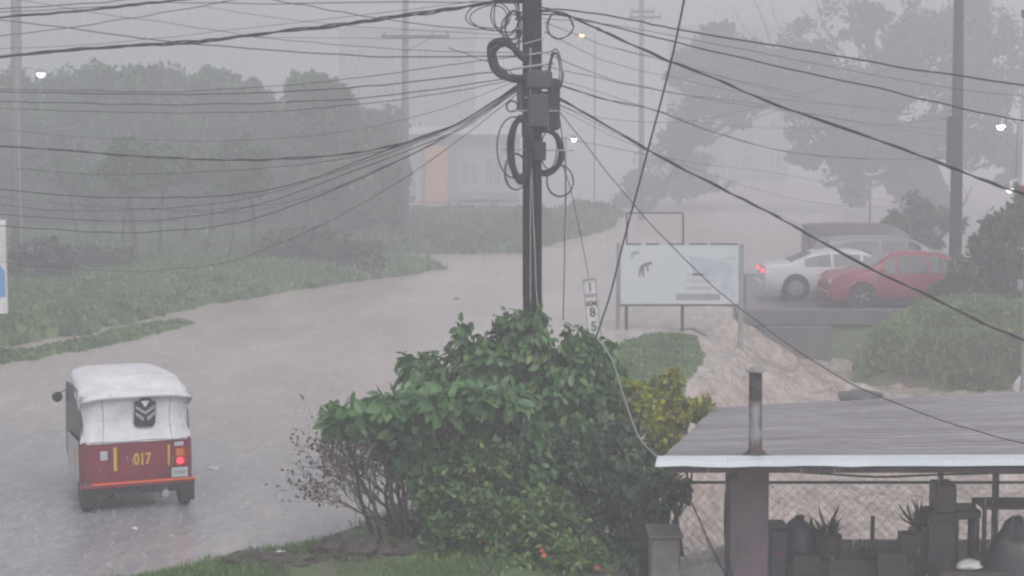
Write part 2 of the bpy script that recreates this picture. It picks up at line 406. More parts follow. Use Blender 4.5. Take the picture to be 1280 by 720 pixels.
def water_material():
    m=bpy.data.materials.new('muddy_water'); m.use_nodes=True; nt=m.node_tree; b=nt.nodes['Principled BSDF']; N=nt.nodes.new; K=nt.links.new
    tc=N('ShaderNodeTexCoord'); at=N('ShaderNodeAttribute'); at.attribute_name='turb'
    mp=N('ShaderNodeMapping'); mp.inputs['Scale'].default_value=(.5,.16,1); K(tc.outputs['Object'],mp.inputs[0])
    n=N('ShaderNodeTexNoise'); n.inputs['Scale'].default_value=1.1; n.inputs['Detail'].default_value=9; n.inputs['Roughness'].default_value=.68; n.inputs['Distortion'].default_value=.6; K(mp.outputs[0],n.inputs['Vector'])
    r=N('ShaderNodeValToRGB'); e=r.color_ramp.elements; e[0].position=.3; e[0].color=(.27,.228,.213,1); e[1].position=.66; e[1].color=(.44,.375,.35,1)
    K(n.outputs[0],r.inputs[0])
    # shallow water over wet asphalt round the near left of the road
    vd=N('ShaderNodeVectorMath'); vd.operation='DISTANCE'; vd.inputs[1].default_value=(-7.5,20,0); K(tc.outputs['Object'],vd.inputs[0])
    na=N('ShaderNodeMath'); na.operation='MULTIPLY_ADD'; na.inputs[1].default_value=6; K(n.outputs[0],na.inputs[0]); K(vd.outputs['Value'],na.inputs[2])
    ma=N('ShaderNodeMapRange'); ma.inputs[1].default_value=6; ma.inputs[2].default_value=13; ma.inputs[3].default_value=1; ma.inputs[4].default_value=0; K(na.outputs[0],ma.inputs[0])
    m0=N('ShaderNodeMix'); m0.data_type='RGBA'; K(ma.outputs[0],m0.inputs[0]); K(r.outputs[0],m0.inputs[6]); m0.inputs[7].default_value=(.235,.235,.255,1)
    r=m0
    # churned silt and foam, in the creek
    n2=N('ShaderNodeTexNoise'); n2.inputs['Scale'].default_value=1.7; n2.inputs['Detail'].default_value=9; n2.inputs['Roughness'].default_value=.78; n2.inputs['Distortion'].default_value=1.6
    mp2=N('ShaderNodeMapping'); mp2.inputs['Rotation'].default_value=(0,0,-.45); mp2.inputs['Scale'].default_value=(1.3,.32,1); K(tc.outputs['Object'],mp2.inputs[0]); K(mp2.outputs[0],n2.inputs['Vector'])
    r2=N('ShaderNodeValToRGB'); e=r2.color_ramp.elements; e[0].position=.3; e[0].color=(.17,.12,.095,1); e[1].position=.5; e[1].color=(.32,.25,.205,1); e3=e.new(.64); e3.color=(.52,.44,.39,1)
    K(n2.outputs[0],r2.inputs[0])
    mx=N('ShaderNodeMix'); mx.data_type='RGBA'; K(at.outputs['Fac'],mx.inputs[0]); K(r.outputs[2],mx.inputs[6]); K(r2.outputs[0],mx.inputs[7])
    K(mx.outputs[2],b.inputs['Base Color'])
    mr=N('ShaderNodeMapRange'); mr.inputs[3].default_value=.28; mr.inputs[4].default_value=.5; K(at.outputs['Fac'],mr.inputs[0]); mr.inputs[4].default_value=.2; K(mr.outputs[0],b.inputs['Roughness'])
    # foam lines drawn out by the current
    n4=N('ShaderNodeTexNoise'); n4.inputs['Scale'].default_value=1.5; n4.inputs['Detail'].default_value=7; n4.inputs['Distortion'].default_value=2.2; n4.inputs['Roughness'].default_value=.6
    mp4=N('ShaderNodeMapping'); mp4.inputs['Rotation'].default_value=(0,0,-.4); mp4.inputs['Scale'].default_value=(1.3,.35,1); K(tc.outputs['Object'],mp4.inputs[0]); K(mp4.outputs[0],n4.inputs['Vector'])
    r4=N('ShaderNodeValToRGB'); e=r4.color_ramp.elements; e[0].position=.44; e[0].color=(0,0,0,1); e[1].position=.5; e[1].color=(1,1,1,1); e4=e.new(.56); e4.color=(0,0,0,1)
    K(n4.outputs[0],r4.inputs[0])
    f4=N('ShaderNodeMapRange'); f4.inputs[3].default_value=.2; f4.inputs[4].default_value=.55; K(at.outputs['Fac'],f4.inputs[0])
    f5=N('ShaderNodeMath'); f5.operation='MULTIPLY'; K(r4.outputs[0],f5.inputs[0]); K(f4.outputs[0],f5.inputs[1])
    mx4=N('ShaderNodeMix'); mx4.data_type='RGBA'; K(f5.outputs[0],mx4.inputs[0]); K(mx.outputs[2],mx4.inputs[6]); mx4.inputs[7].default_value=(.62,.56,.52,1); K(mx4.outputs[2],b.inputs['Base Color'])
    # rain-pocked ripples
    v=N('ShaderNodeTexVoronoi'); v.inputs['Scale'].default_value=10; K(tc.outputs['Object'],v.inputs['Vector'])
    rv=N('ShaderNodeMapRange'); rv.inputs[1].default_value=0; rv.inputs[2].default_value=.35; rv.inputs[3].default_value=1; rv.inputs[4].default_value=0; K(v.outputs['Distance'],rv.inputs[0])
    n3=N('ShaderNodeTexNoise'); n3.inputs['Scale'].default_value=5; n3.inputs['Detail'].default_value=5; K(tc.outputs['Object'],n3.inputs['Vector'])
    ad=N('ShaderNodeMath'); ad.operation='MULTIPLY_ADD'; ad.inputs[1].default_value=.5; 
    inv=N('ShaderNodeMapRange'); inv.inputs[3].default_value=.5; inv.inputs[4].default_value=0; K(at.outputs['Fac'],inv.inputs[0]); K(inv.outputs[0],ad.inputs[1])
    K(rv.outputs[0],ad.inputs[0])
    n5=N('ShaderNodeTexNoise'); n5.inputs['Scale'].default_value=2.2; n5.inputs['Detail'].default_value=7; n5.inputs['Roughness'].default_value=.6; n5.inputs['Distortion'].default_value=.8
    mp5=N('ShaderNodeMapping'); mp5.inputs['Rotation'].default_value=(0,0,-.45); mp5.inputs['Scale'].default_value=(1.4,.5,1); K(tc.outputs['Object'],mp5.inputs[0]); K(mp5.outputs[0],n5.inputs['Vector'])
    m5=N('ShaderNodeMath'); m5.operation='MULTIPLY'; K(n5.outputs[0],m5.inputs[0]); K(at.outputs['Fac'],m5.inputs[1])
    a6=N('ShaderNodeMath'); a6.operation='MULTIPLY_ADD'; K(m5.outputs[0],a6.inputs[0]); a6.inputs[1].default_value=2.6; K(n3.outputs[0],a6.inputs[2]); K(a6.outputs[0],ad.inputs[2])
    bp=N('ShaderNodeBump'); bp.inputs['Strength'].default_value=.55; bp.inputs['Distance'].default_value=.035
    K(ad.outputs[0],bp.inputs['Height']); K(bp.outputs[0],b.inputs['Normal'])
    return m
xs=axis_vals(-300,-16,18,300,.22); ys=axis_vals(-25,14,62,590,.22)
grid('ground',xs,ys,height,ground_material())
xs=axis_vals(-290,-13,13,290,.11); ys=axis_vals(2,16,46,580,.11)
def wh2(X,Y): return wheight(X,Y)
water=grid('flood_water',xs,ys,wh2,water_material(),attr=True)
# ------------------------------------------------------------------ grass (stuff)
def hpt(x,y): return height(np.array([x]),np.array([y]))[0]
def grass(name,label,poly,n,hgt,mt,minsd=.1,tmpl='blade',lean=.35,keep=None,bbox=None,patch=0):
    p=np.array(poly); x0,y0=p.min(0); x1,y1=p.max(0)
    if bbox: x0,x1,y0,y1=max(x0,bbox[0]),min(x1,bbox[1]),max(y0,bbox[2]),min(y1,bbox[3])
    X=rng.uniform(x0,x1,n); Y=rng.uniform(y0,y1,n)
    k=poly_sd(X,Y,poly)>minsd
    if patch: k&=(vnoise(X,Y,.8,21)+.5*vnoise(X,Y,2.5,22))>patch-.5
    X,Y=X[k],Y[k]; Z=height(X,Y); k=Z>(-.01 if name!='creek_bank_scrub' else -1.2); X,Y,Z=X[k],Y[k],Z[k]; N=len(X)
    C=np.stack([X,Y,Z-.02],-1); ax=rng.normal(size=(N,3))*lean; ax[:,2]=1
    nr=rng.normal(size=(N,3)); nr[:,2]*=.3
    s=hgt*rng.uniform(.5,1.25,N)*(1+.8*vnoise(X,Y,.7,23))
    o=leaves(name,C,s,ax,nr,mt,None,tmpl); tag(o,label,'grass',kind='stuff'); return o
grass('field_grass','tall green grass covering the field on the left below the trees',POLY_A,190000,.30,L['grass'],bbox=(-24,0,27,75),lean=.4,tmpl='quad')
grass('verge_grass','short green grass strip standing out of the flood water on the left',POLY_B,30000,.16,L['grass'],minsd=.02,bbox=(-17,0,25,50),lean=.6,tmpl='quad')
grass('mound_grass','green grass on the low mound under the white billboard',POLY_D,60000,.10,L['grass'],bbox=(-2,9,26,45),tmpl='quad',lean=.6)
grass('creek_bank_scrub','leafy green scrub on the creek bank below the parked red car',RSLOPE,150000,.28,L['scrub'],bbox=(7,17,35.5,42.5),tmpl='quad',lean=.7)
grass('bank_grass','thin grass tufts on the muddy bank at the bottom',POLY_F,60000,.12,L['grass'],minsd=-.15,bbox=(-6,1,16,21),patch=.44,lean=.6)
grass('far_verge_grass','dull grass on the far side of the flooded road before the buildings',POLY_C,14000,.4,L['far'],tmpl='quad')
# ------------------------------------------------------------------ trees left
left=[ (15,150,78,46,62),(75,150,82,48,55),(140,135,78,50,58),(205,150,84,45,55),(262,140,78,45,50),(318,165,80,42,55),(372,150,74,38,48),(415,170,70,45,60),(465,225,70,40,55)]
descs=['leftmost tree of the wood, behind the blue and white sign','rounded tree right of the leftmost tree in the wood behind the field','broad tree in the left part of the wood, its crown under the crossing cables','tree standing further back in the middle of the wood','middle tree of the wood with a pale domed top','tree of the wood with a narrow low crown above thin trunks','tree of the wood with a knobbly top left of the twin peaked tree','highest tree at the right end of the wood with a pointed top','last tree of the wood, hanging lowest over the flooded road bend']
for i,((px,py,D,rx,ry),d) in enumerate(zip(left,descs)):
    s=S(D); cl=[CL(px,py-ry*.15,D,rx,ry*.9)]
    for k in range(5):
        a=random.uniform(0,6.28); cl.append(CL(px+math.cos(a)*rx*.75,py+math.sin(a)*ry*.75,D+random.uniform(-1.5,1.5),rx*random.uniform(.4,.65),ry*random.uniform(.35,.6)))
    cl.append(CL(px+random.uniform(-10,10),py+ry*1.25,D,rx*.75,ry*.5))
    if i>=7: cl+= [CL(px+5,265,D,rx*.8,30),CL(px-15,300,D+1,rx*.7,22)]
    b=P(px+random.uniform(-12,12),300,D); z=hpt(b.x,b.y)
    tree('woodland_tree',d,(b.x,b.y,z),cl,15000,.30,L['far'],group='trees of the wood on the left',r0=.13,fork=.4,sub=18,spread=.3)
N=34000; X=rng.uniform(-40,-4.5,N); Y=rng.uniform(80,88,N); X=rng.uniform(-42,-5.2,N); X=np.minimum(X,-4.5-rng.exponential(1.2,N)*.6)
Z=rng.uniform(0,1,N)**.8*(5.2+2.6*vnoise(X,Y,.22,31)+vnoise(X,Y,.7,32)); C=np.stack([X,Y,Z],-1); a_=rng.normal(size=(N,3)); n_=rng.normal(size=(N,3)); n_[:,1]-=1
tag(leaves('distant_wood',C,.5*rng.uniform(.6,1.3,N),a_,n_,L['fargrey'],None,'quad'),'hazy mass of distant woodland behind the row of trees on the left','woodland',kind='stuff')
# understorey bushes and trunks
for px,D,w,hh,d in [(40,50,60,42,'dark bush beside the blue and white sign at the left edge'),(120,54,40,26,'low bush at the back of the field, left of the thin trunks'),(350,56,42,40,'dark bush under the wood near the road bend'),(400,55,45,46,'darkest bush under the wood, widest one at the road bend'),(446,54,28,36,'small bush at the tip of the wood by the road bend')]:
    p=P(px,300,D); g=hpt(p.x,p.y); s=S(D); r=w*s
    cl=[(p.x,p.y,g+hh*s*.5,r,r*.8,hh*s*.6)]+[(p.x+random.uniform(-1,1)*r*.8,p.y+random.uniform(-.5,.5),g+hh*s*random.uniform(.3,.9),r*.5,r*.4,hh*s*.4) for _ in range(4)]
    tree('bush',d,(p.x,p.y,g),cl,6000,.16,L['fargrey'],cat='bush',r0=.07,group='bushes under the wood')
tl=[(100,'first from the left'),(118,'second from the left'),(150,'third from the left'),(178,'fourth from the left'),(205,'fifth from the left'),(232,'sixth from the left'),(262,'seventh from the left'),(290,'eighth from the left'),(318,'ninth from the left')]
for px,d in tl:
    D=54+random.uniform(0,12); p=P(px+random.uniform(-11,11),300,D); g=hpt(p.x,p.y); top=P(px+random.uniform(-20,20),random.uniform(215,262),D)
    cl=[(top.x,top.y,top.z+.6,.9,.8,.7),(top.x+random.uniform(-.6,.6),top.y,top.z+.2,.6,.6,.4)]
    tree('slender_tree','slender trunk with a small crown before the wood, %s'%d,(p.x,p.y,g),cl,1800,.2,L['far'],r0=random.choice((.05,.07,.10)),fork=.8,group='slender trunks before the wood')
# ------------------------------------------------------------------ right trees
def bare(mb,base,specs):
    for a,b,r in specs:
        A=P(*a)-base; B=P(*b)-base; q=limb(mb,A,B,r,r*.3,.12,5,a[0])
        for j in range(4):
            s=q[2+j%4]; e=s+Vector((random.uniform(-.5,.5),random.uniform(-.3,.3),random.uniform(.3,.9)))
            limb(mb,s,e,r*.35,r*.12,.2,4,j+a[1])
D=98
cl=[CL(1100,150,D,95,75,5),CL(1160,60,D,80,50,5),CL(1040,180,D,60,40,3.6),CL(1060,120,D+2,70,50,4.2),CL(1210,140,D,70,70,4.3),CL(1090,225,D,60,30,1.5),CL(1140,245,D,45,35,1.5),CL(1190,30,D,70,45,2.5),CL(1250,90,D,50,60,2),CL(1010,60,D+1,40,40,1.6),CL(1250,190,D,45,40,2),CL(1075,20,D,45,35,1.6)]
b=P(1185,330,D)
tree('broad_tree','huge spreading tree on the right, its crown reaching down towards the parked cars',(b.x,b.y,.1),cl,34000,.34,L['fargrey'],r0=.6,fork=.5,sub=26,spread=.24,
     extra=lambda mb,base:bare(mb,base,[((1070,110,D),(1020,0,D),.07),((1075,100,D),(1062,-10,D),.06),((1052,85,D),(1000,10,D),.05),((1190,250,D),(1140,215,D),.12),((1185,270,D),(1100,200,D),.14),((1180,300,D),(1215,235,D),.12)]))
D=100
cl=[CL(885,62,D,52,38,2.6),CL(930,85,D,66,45,3),CL(880,100,D,45,35,1.6),CL(960,110,D,45,32,1.6),CL(860,150,D,40,32,1.5),CL(905,130,D,50,25,1.6),CL(990,120,D+1,35,30,1.2),CL(840,185,D,30,22,1),CL(1010,85,D,35,45,1.3)]
tree('leaning_tree','large hazy tree left of the huge spreading tree, with bare twigs on top',(P(806,270,D).x,D,.0),cl,22000,.3,L['fargrey'],r0=.24,fork=.55,sub=22,spread=.24,
     extra=lambda mb,base:bare(mb,base,[((970,85,D),(915,10,D),.05),((975,75,D),(940,-5,D),.05),((985,70,D),(960,-10,D),.04)]))
for px,py,D,w,hh,d in [(1225,340,41.6,38,42,'dense dark bush right of the parked red car'),(1275,300,42,38,65,'tall dark bush at the right edge behind the creek bank'),(1190,365,41.4,22,20,'small dark bush at the foot of the right wooden pole'),(1150,280,58,40,38,'hazy bush behind the parked silver car'),(1260,390,40,40,18,'low leafy bush at the top right of the creek bank')]:
    p=P(px,py,D); g=hpt(p.x,p.y); s=S(D)
    cl=[(p.x,p.y,p.z,w*s,w*s*.8,hh*s)]+[(p.x+random.uniform(-.8,.8)*w*s,p.y+random.uniform(-.6,.6),p.z+random.uniform(-.8,.7)*hh*s,w*s*.5,w*s*.5,hh*s*.4) for _ in range(4)]
    tree('bush',d,(p.x,p.y,g),cl,6500,.14,L['dark'],cat='bush',r0=.07,group='bushes on the right')
# far hedge row behind the road
for px,py,D,w,hh,d in [(500,292,80,32,26,'hedge bush at the left foot of the far building'),(560,312,74,40,10,'low hedge bush under the orange column'),(625,302,80,38,14,'hedge bush right of the orange column'),(690,285,76,42,24,'hazy bush seen just right of the main pole'),(745,268,88,34,14,'faint far bush left of the billboard frame'),(800,248,105,30,26,'faint dark shrub above the billboard frame'),(850,215,110,55,30,'faint far crown behind the billboard')]:
    p=P(px,py,D); g=hpt(p.x,p.y); s=S(D)
    cl=[(p.x,p.y,p.z,w*s,w*s*.6,hh*s)]+[(p.x+random.uniform(-.9,.9)*w*s,p.y,p.z+random.uniform(-.7,.7)*hh*s,w*s*.5,w*s*.4,hh*s*.4) for _ in range(3)]
    tree('hedge_bush',d,(p.x,p.y,g),cl,3500,.3,L['far'],cat='bush',r0=.1,group='bushes beyond the flooded road')
# ------------------------------------------------------------------ buildings
def win(b,x0,x1,y,z0,z1,name='window',pm='glass'):
    f=MB(); t=.06
    f.box(x0,x1,y-.06,y-.003,z0,z0+t).box(x0,x1,y-.06,y-.003,z1-t,z1).box(x0,x0+t,y-.06,y-.003,z0+t,z1-t).box(x1-t,x1,y-.06,y-.003,z0+t,z1-t).box((x0+x1)/2-.03,(x0+x1)/2+.03,y-.06,y-.003,z0+t,z1-t)
    w=f.build(name,M['whitepaint'],b); MB().box(x0+t,x1-t,y-.03,y-.004,z0+t,z1-t).build('pane',M[pm],w)
D=112; s=S(D)
b=P(575,300,D); bl=empty('far_building',(b.x,D,.1),label='pale two storey building with an orange column beyond the flooded road',cat='building')
def bx(px): return (px-575)*s
def bz(py): return P(575,py,D).z-.1
mb=MB(); mb.box(bx(482),bx(650),0,8,-1,bz(168)); mb.box(bx(482),bx(530),-.5,-.003,0,bz(205)); mb.build('wall',M['creamwall'],bl)
MB().box(bx(532),bx(560),-.9,-.003,0,bz(182)).build('orange_column',M['orangewall'],bl)
MB().box(bx(560),bx(571),-.6,-.004,0,bz(182)).build('grey_pier',M['greywall'],bl)
MB().box(bx(476),bx(656),-1.1,6.3,bz(168)+.003,bz(158)).build('roof',M['whitepaint'],bl)
MB().box(bx(574),bx(648),-1.0,-.003,bz(248),bz(240)).build('canopy',M['greywall'],bl)
for x0,x1,z0,z1 in [(577,598,232,200),(606,628,232,196),(632,646,232,196),(578,600,290,255),(606,640,290,252),(488,522,285,225)]:
    win(bl,bx(x0),bx(x1),-.5 if x0<530 else 0,bz(z0),bz(z1),pm='greywall')
def block(label,px0,px1,pytop,D,m,rows,cols):
    s=S(D); x0=(px0-640)*s; x1=(px1-640)*s; zt=P(640,pytop,D).z
    b=empty('tall_building',((x0+x1)/2,D,0),label=label,cat='building'); w=(x1-x0)/2
    MB().box(-w,w,0,10,-.2,zt).build('wall',m,b); MB().box(-w-.2,w+.2,-.2,10.2,zt+.003,zt+.3).build('roof',M['greywall'],b)
    for r in range(rows):
        for c in range(cols):
            cx=-w+(c+.5)*2*w/cols; cz=zt-(r+.7)*zt/(rows+.3)
            win(b,cx-.55,cx+.55,0,cz-.6,cz+.6)
block('faint grey tower block rising in the haze behind the far pole',425,592,38,150,M['greywall'],4,4)
block('faint tower block at the top, behind the hazy leaning tree',845,985,36,160,M['greywall'],4,4)
# ------------------------------------------------------------------ bridge & culvert
br=empty('road_bridge',(9.5,42.6,0),label='low concrete road bridge over the creek carrying the parked cars',cat='bridge')
mb=MB(); mb.box(-3.9,8,0,.35,-.18,.2,.02); mb.build('kerb_beam',M['wetconcrete'],br)
mb=MB(); mb.box(-3.9,8,.353,12,.02,.12); mb.build('deck',M['asphalt'],br)
mb=MB(); mb.box(-3.45,-1.75,-.25,.5,-1.9,-.19,.03); mb.build('abutment',M['wetconcrete'],br)
mb=MB(); mb.box(-1.7,6.5,.36,.7,-1.9,.015); mb.build('back_wall',M['wetconcrete'],br)
MB().tube([(-3.85,-.05,-.6),(-3.85,-.05,1.05)],.045,8).build('rail_post',M['concretepole'],br)
MB().box(-3.7,6,.36,.48,.121,.126).build('edge_line',M['whitepaint'],br)
# ------------------------------------------------------------------ cars
def make_car(name,label,loc,rz,paint,L_=4.3,H_=1.38,W=.84,kind='sedan',lit=None):
    c=empty(name,loc,rz,label=label,cat='car',group='vehicles parked on the bridge road')
    # y forward. stations (y, ztop)
    h=H_
    if kind=='sedan': prof=[(-L_/2,.62),(-L_/2+.06,.88),(-L_*.36,.97*1),(-L_*.33,.98),(-L_*.20,h*.95),(-L_*.08,h),(L_*.05,h),(L_*.13,h*.965),(L_*.28,.95),(L_*.44,.84),(L_*.49,.72),(L_/2,.5)]; gi=(3,8)
    elif kind=='suv': prof=[(-L_/2,.7),(-L_/2+.05,.98),(-L_*.46,1.0),(-L_*.455,1.02),(-L_*.40,h*.96),(-L_*.2,h),(L_*.05,h),(L_*.14,h*.96),(L_*.29,1.04),(L_*.44,.95),(L_*.49,.8),(L_/2,.5)]; gi=(3,8)
    else: prof=[(-L_/2,.9),(-L_/2+.03,h*.97),(-L_*.3,h),(-L_*.1,h),(L_*.1,h),(L_*.2,h*.98),(L_*.27,h*.96),(L_*.3,h*.93),(L_*.42,1.0),(L_*.46,.95),(L_*.49,.8),(L_/2,.5)]; gi=(1,8)
    belt=[.6 if i in(0,11) else min(z,.86 if kind=='sedan' else .95) for i,(y,z) in enumerate(prof)]
    def sec(i):
        y,z=prof[i]; bt=min(belt[i],z); end=.86 if i in (0,11) else (.95 if i in(1,10) else 1)
        w=W*end; tw=w*(.80 if gi[0]<i<gi[1] else .93)
        zz=z
        pts=[(w*.9,.2),(w,.32),(w*1.01,.5),(w*.985,bt),(tw+.02,zz-.05 if zz>bt+.06 else bt+(zz-bt)*.5),(tw-.08,zz)]
        pts=[(p[0],max(p[1],.2)) for p in pts]
        return [(x,y,q) for x,q in pts]+[(-x,y,q) for x,q in reversed(pts)]
    secs=[sec(i) for i in range(len(prof))]; n=12
    mb=MB(); vs=[v for s_ in secs for v in s_]; fs=[]
    for i in range(len(secs)-1):
        for k in range(n-1): fs.append((i*n+k,i*n+k+1,(i+1)*n+k+1,(i+1)*n+k))
        fs.append((i*n+n-1,i*n,(i+1)*n,(i+1)*n+n-1))
    fs.append(tuple(range(n))); fs.append(tuple((len(secs)-1)*n+k for k in range(n-1,-1,-1)))
    mb.add(vs,fs); mb.build('body',paint,c,smooth=35)
    def lerp(a,b,t): return tuple(a[j]+(b[j]-a[j])*t for j in range(3))
    # side windows: between section points 3 (belt) and 4 (roof edge)
    def at(y,side,t):
        for i in range(len(prof)-1):
            if prof[i][0]<=y<=prof[i+1][0]:
                u=(y-prof[i][0])/(prof[i+1][0]-prof[i][0])
                a=lerp(secs[i][3],secs[i+1][3],u); b=lerp(secs[i][4],secs[i+1][4],u); q=lerp(a,b,t)
                return (side*(q[0]+.012),q[1],q[2])
    y0=prof[gi[0]][0]; y1=prof[gi[1]][0]; cuts=[y0+.32 if kind=='sedan' else y0+.12, -.35, .42, y1-.42] if kind!='van' else [.35,y1-.3]
    for side in (1,-1):
        for a,b in zip(cuts[:-1],cuts[1:]):
            if b-a<.2: continue
            ys=[a+.04,(a+b)/2,b-.04]; v=[at(y,side,.06) for y in ys]+[at(y,side,.94) for y in ys]
            MB().add(v,[(0,1,4,3),(1,2,5,4)]).build('side_window',M['glass'],c)
    def quad_between(i,j,nm):
        a,b=secs[i],secs[j]; up=.012
        v=[(a[5][0]*.93,a[5][1],a[5][2]+up),(a[6][0]*.93,a[6][1],a[6][2]+up),(b[6][0]*.93,b[6][1],b[6][2]+up),(b[5][0]*.93,b[5][1],b[5][2]+up)]
        MB().add(v,[(0,1,2,3)]).build(nm,M['glass'],c)
    quad_between(gi[1]-1,gi[1],'windscreen')
    if kind!='van': quad_between(gi[0],gi[0]+1,'rear_window')
    for wy in (-L_*.30,L_*.31):
        for side in (1,-1):
            MB().lathe([(.36,-.02),(.36,.0)],(side*W*1.012,wy,.33),'x',20).build('wheel_arch',M['black'],c,smooth=30)
            w=MB().lathe([(.22,-.10),(.30,-.10),(.315,-.06),(.315,.04),(.30,.06),(.2,.06)],(side*(W-.03),wy,.315),'x',22).build('wheel',M['rubber'],c,smooth=40)
            r=MB(); r.lathe([(.19,-.01),(.2,.01)],(side*(W+.05),wy,.315),'x',18)
            for k in range(5):
                a=k*1.2566; r.tube([(side*(W+.065),wy,.315),(side*(W+.065),wy+.18*math.cos(a),.315+.18*math.sin(a))],.022,5)
            r.build('rim',M['silver'],w)
    for side in (1,-1):
        MB().box(side*W*.76-.10,side*W*.76+.10,-L_/2-.015,-L_/2+.10,.70,.79,.02).build('tail_light',M['redlit'] if lit else M['redlens'],c)
        MB().box(side*W*.7-.16,side*W*.7+.16,L_*.49-.12,L_*.49+.03,.58,.70,.02).build('headlight',M['headlamp'],c)
        MB().box(side*(W+.09)-.07,side*(W+.09)+.07,y1-.42,y1-.30,.9,1.0,.02).build('mirror',paint,c)
    MB().box(-W*.85,W*.85,-L_/2-.05,-L_/2+.1,.3,.46,.03).build('rear_bumper',paint,c)
    MB().box(-W*.85,W*.85,L_/2-.1,L_/2+.04,.26,.42,.03).build('front_bumper',M['black'] if kind=='van' else paint,c)
    MB().box(-W-.004,W+.004,-L_*.2,L_*.2,.2,.24).build('sill',M['black'],c)
    return c
cz=.125
def Gx(px,y): return (px-640)*S(y)
make_car('red_car','red saloon car parked on the bridge road, nearest to the creek',(Gx(1030,44.4)+2.1,44.4,cz),R(92),M['redcar'],4.2,1.38)
make_car('white_car','white saloon car with lit red tail light, half behind the red car',(Gx(951,46.6)+2.15,46.6,cz),R(-92),M['whitecar'],4.3,1.27,lit=True)
sc=make_car('silver_car','silver estate car in the second row behind the red car',(Gx(1108,50.5),50.5,.1),R(-88),M['silver'],4.4,1.42,kind='suv')
MB().box(-.93,-.7,2.0,2.12,.72,.84,.02).build('indicator',M['amber'],sc)
make_car('maroon_van','dull maroon van in the back row behind the silver car',(Gx(1078,57),57,.05),R(-90),M['maroon'],3.7,1.5,kind='van')
# ------------------------------------------------------------------ mototaxi
def text_mesh(s,size,name,mt,parent,loc,rot,bold=0.0,ext=.002,sx=1):
    cu=bpy.data.curves.new(name,'FONT'); cu.body=s; cu.size=size; cu.align_x='CENTER'; cu.align_y='CENTER'; cu.extrude=ext; cu.offset=bold
    t=bpy.data.objects.new('t',cu); col.objects.link(t); dg=bpy.context.evaluated_depsgraph_get(); dg.update()
    me=bpy.data.meshes.new_from_object(t.evaluated_get(dg)); bpy.data.objects.remove(t)
    o=link(name,me,None,parent); me.materials.clear(); me.materials.append(mt); o.location=loc; o.rotation_euler=rot; o.scale=(sx,1,1); return o
base=G(167,641); tk=empty('mototaxi',(base.x+.06,base.y+.02,.03),R(22),label='red and white three wheeled mototaxi driving away through the flood water',cat='mototaxi')
W=.66
# rear tub
mb=MB(); 
n=11
def rearline(t): # rounded corners in plan; t from -1..1
    return None
plan=[(-W,1.0),(-W,.12),(-W+.04,.03),(-W+.11,0),(W-.11,0),(W-.04,.03),(W,.12),(W,1.0)]
vs=[];fs=[]
levels=[(.30,.03,.0),(.34,.0,0),(.60,-.005,0),(.84,.0,0)]
for z,ins,_ in levels:
    for x,y in plan: vs.append((x*(1-ins/W),y+ (ins if y<.5 else 0),z))
m_=len(plan)
for i in range(len(levels)-1):
    for k in range(m_-1): fs.append((i*m_+k,i*m_+k+1,(i+1)*m_+k+1,(i+1)*m_+k))
fs.append(tuple(range(m_-1,-1,-1)))
mb.add(vs,fs); mb.box(-W+.02,W-.02,1.0,1.04,.3,.84); mb.build('rear_body',M['red'],tk,smooth=30)
MB().box(-W-.015,W+.015,-.045,.10,.29,.345,.015).build('rear_bumper',M['red'],tk)
MB().box(-.55,W+.005,-.052,-.046,.338,.362).build('reflective_strip',M['orange'],tk)
# front cabin
mb=MB()
mb.prism([(1.04,.25),(1.04,.62),(1.35,.6),(1.75,.62),(2.0,.72),(2.28,.82),(2.42,.6),(2.46,.34),(2.3,.24)],-.46,.46,'x')
mb.build('front_body',M['red'],tk,smooth=30)
MB().box(-W-.012,-W-.002,.2,1.02,.36,.82,.0).build('side_panel',M['plate'],tk)
MB().box(-W-.016,-W-.013,.3,.5,.55,.76).build('yellow_sticker',M['yellow'],tk)
# canopy : rear wall
nx,nz=16,10; vs=[];fs=[]
for j in range(nz+1):
    t=j/nz; z=.82+t*.56
    pinch=.035*math.sin(math.pi*t)
    for i in range(nx+1):
        u=i/nx*2-1; x=u*(W-pinch+.0); 
        corner=max(0,abs(u)-.82)/.18
        y=.0+.05*math.sin(math.pi*t)*1.0+.10*corner**2 + (.02*t) +.006*noise.noise(Vector((u*2,t*3,2)))
        vs.append((x,y-.012,z))
for j in range(nz):
    for i in range(nx):
        a=j*(nx+1)+i; fs.append((a,a+1,a+nx+2,a+nx+1))
MB().add(vs,fs).build('rear_canopy',M['white'],tk,smooth=True)
# roof loft with ribs
st=[(-.045,1.355,.655),(-.05,1.375,.665),(.0,1.40,.665),(.16,1.435,.64),(.22,1.455,.645),(.27,1.485,.65),(.45,1.515,.63),(.52,1.535,.635),(.6,1.552,.635),(1.0,1.565,.61),(1.5,1.56,.57),(1.75,1.53,.53),(1.88,1.48,.50),(1.93,1.40,.48)]
vs=[];fs=[];K=15
for y,zt,w in st:
    for k in range(K):
        a=math.pi*k/(K-1); ca=math.cos(a); sa=math.sin(a)
        x=w*math.copysign(abs(ca)**.42,ca); z=zt-.20+.20*(abs(sa)**.5) 
        if k in(0,K-1): z=zt-.24 if y>0 else zt-.03
        if y<-.02: z=max(z,zt-.03)
        vs.append((x,y,z))
for i in range(len(st)-1):
    for k in range(K-1): fs.append((i*K+k,i*K+k+1,(i+1)*K+k+1,(i+1)*K+k))
MB().add(vs,fs).build('roof_canopy',M['white'],tk,smooth=50)
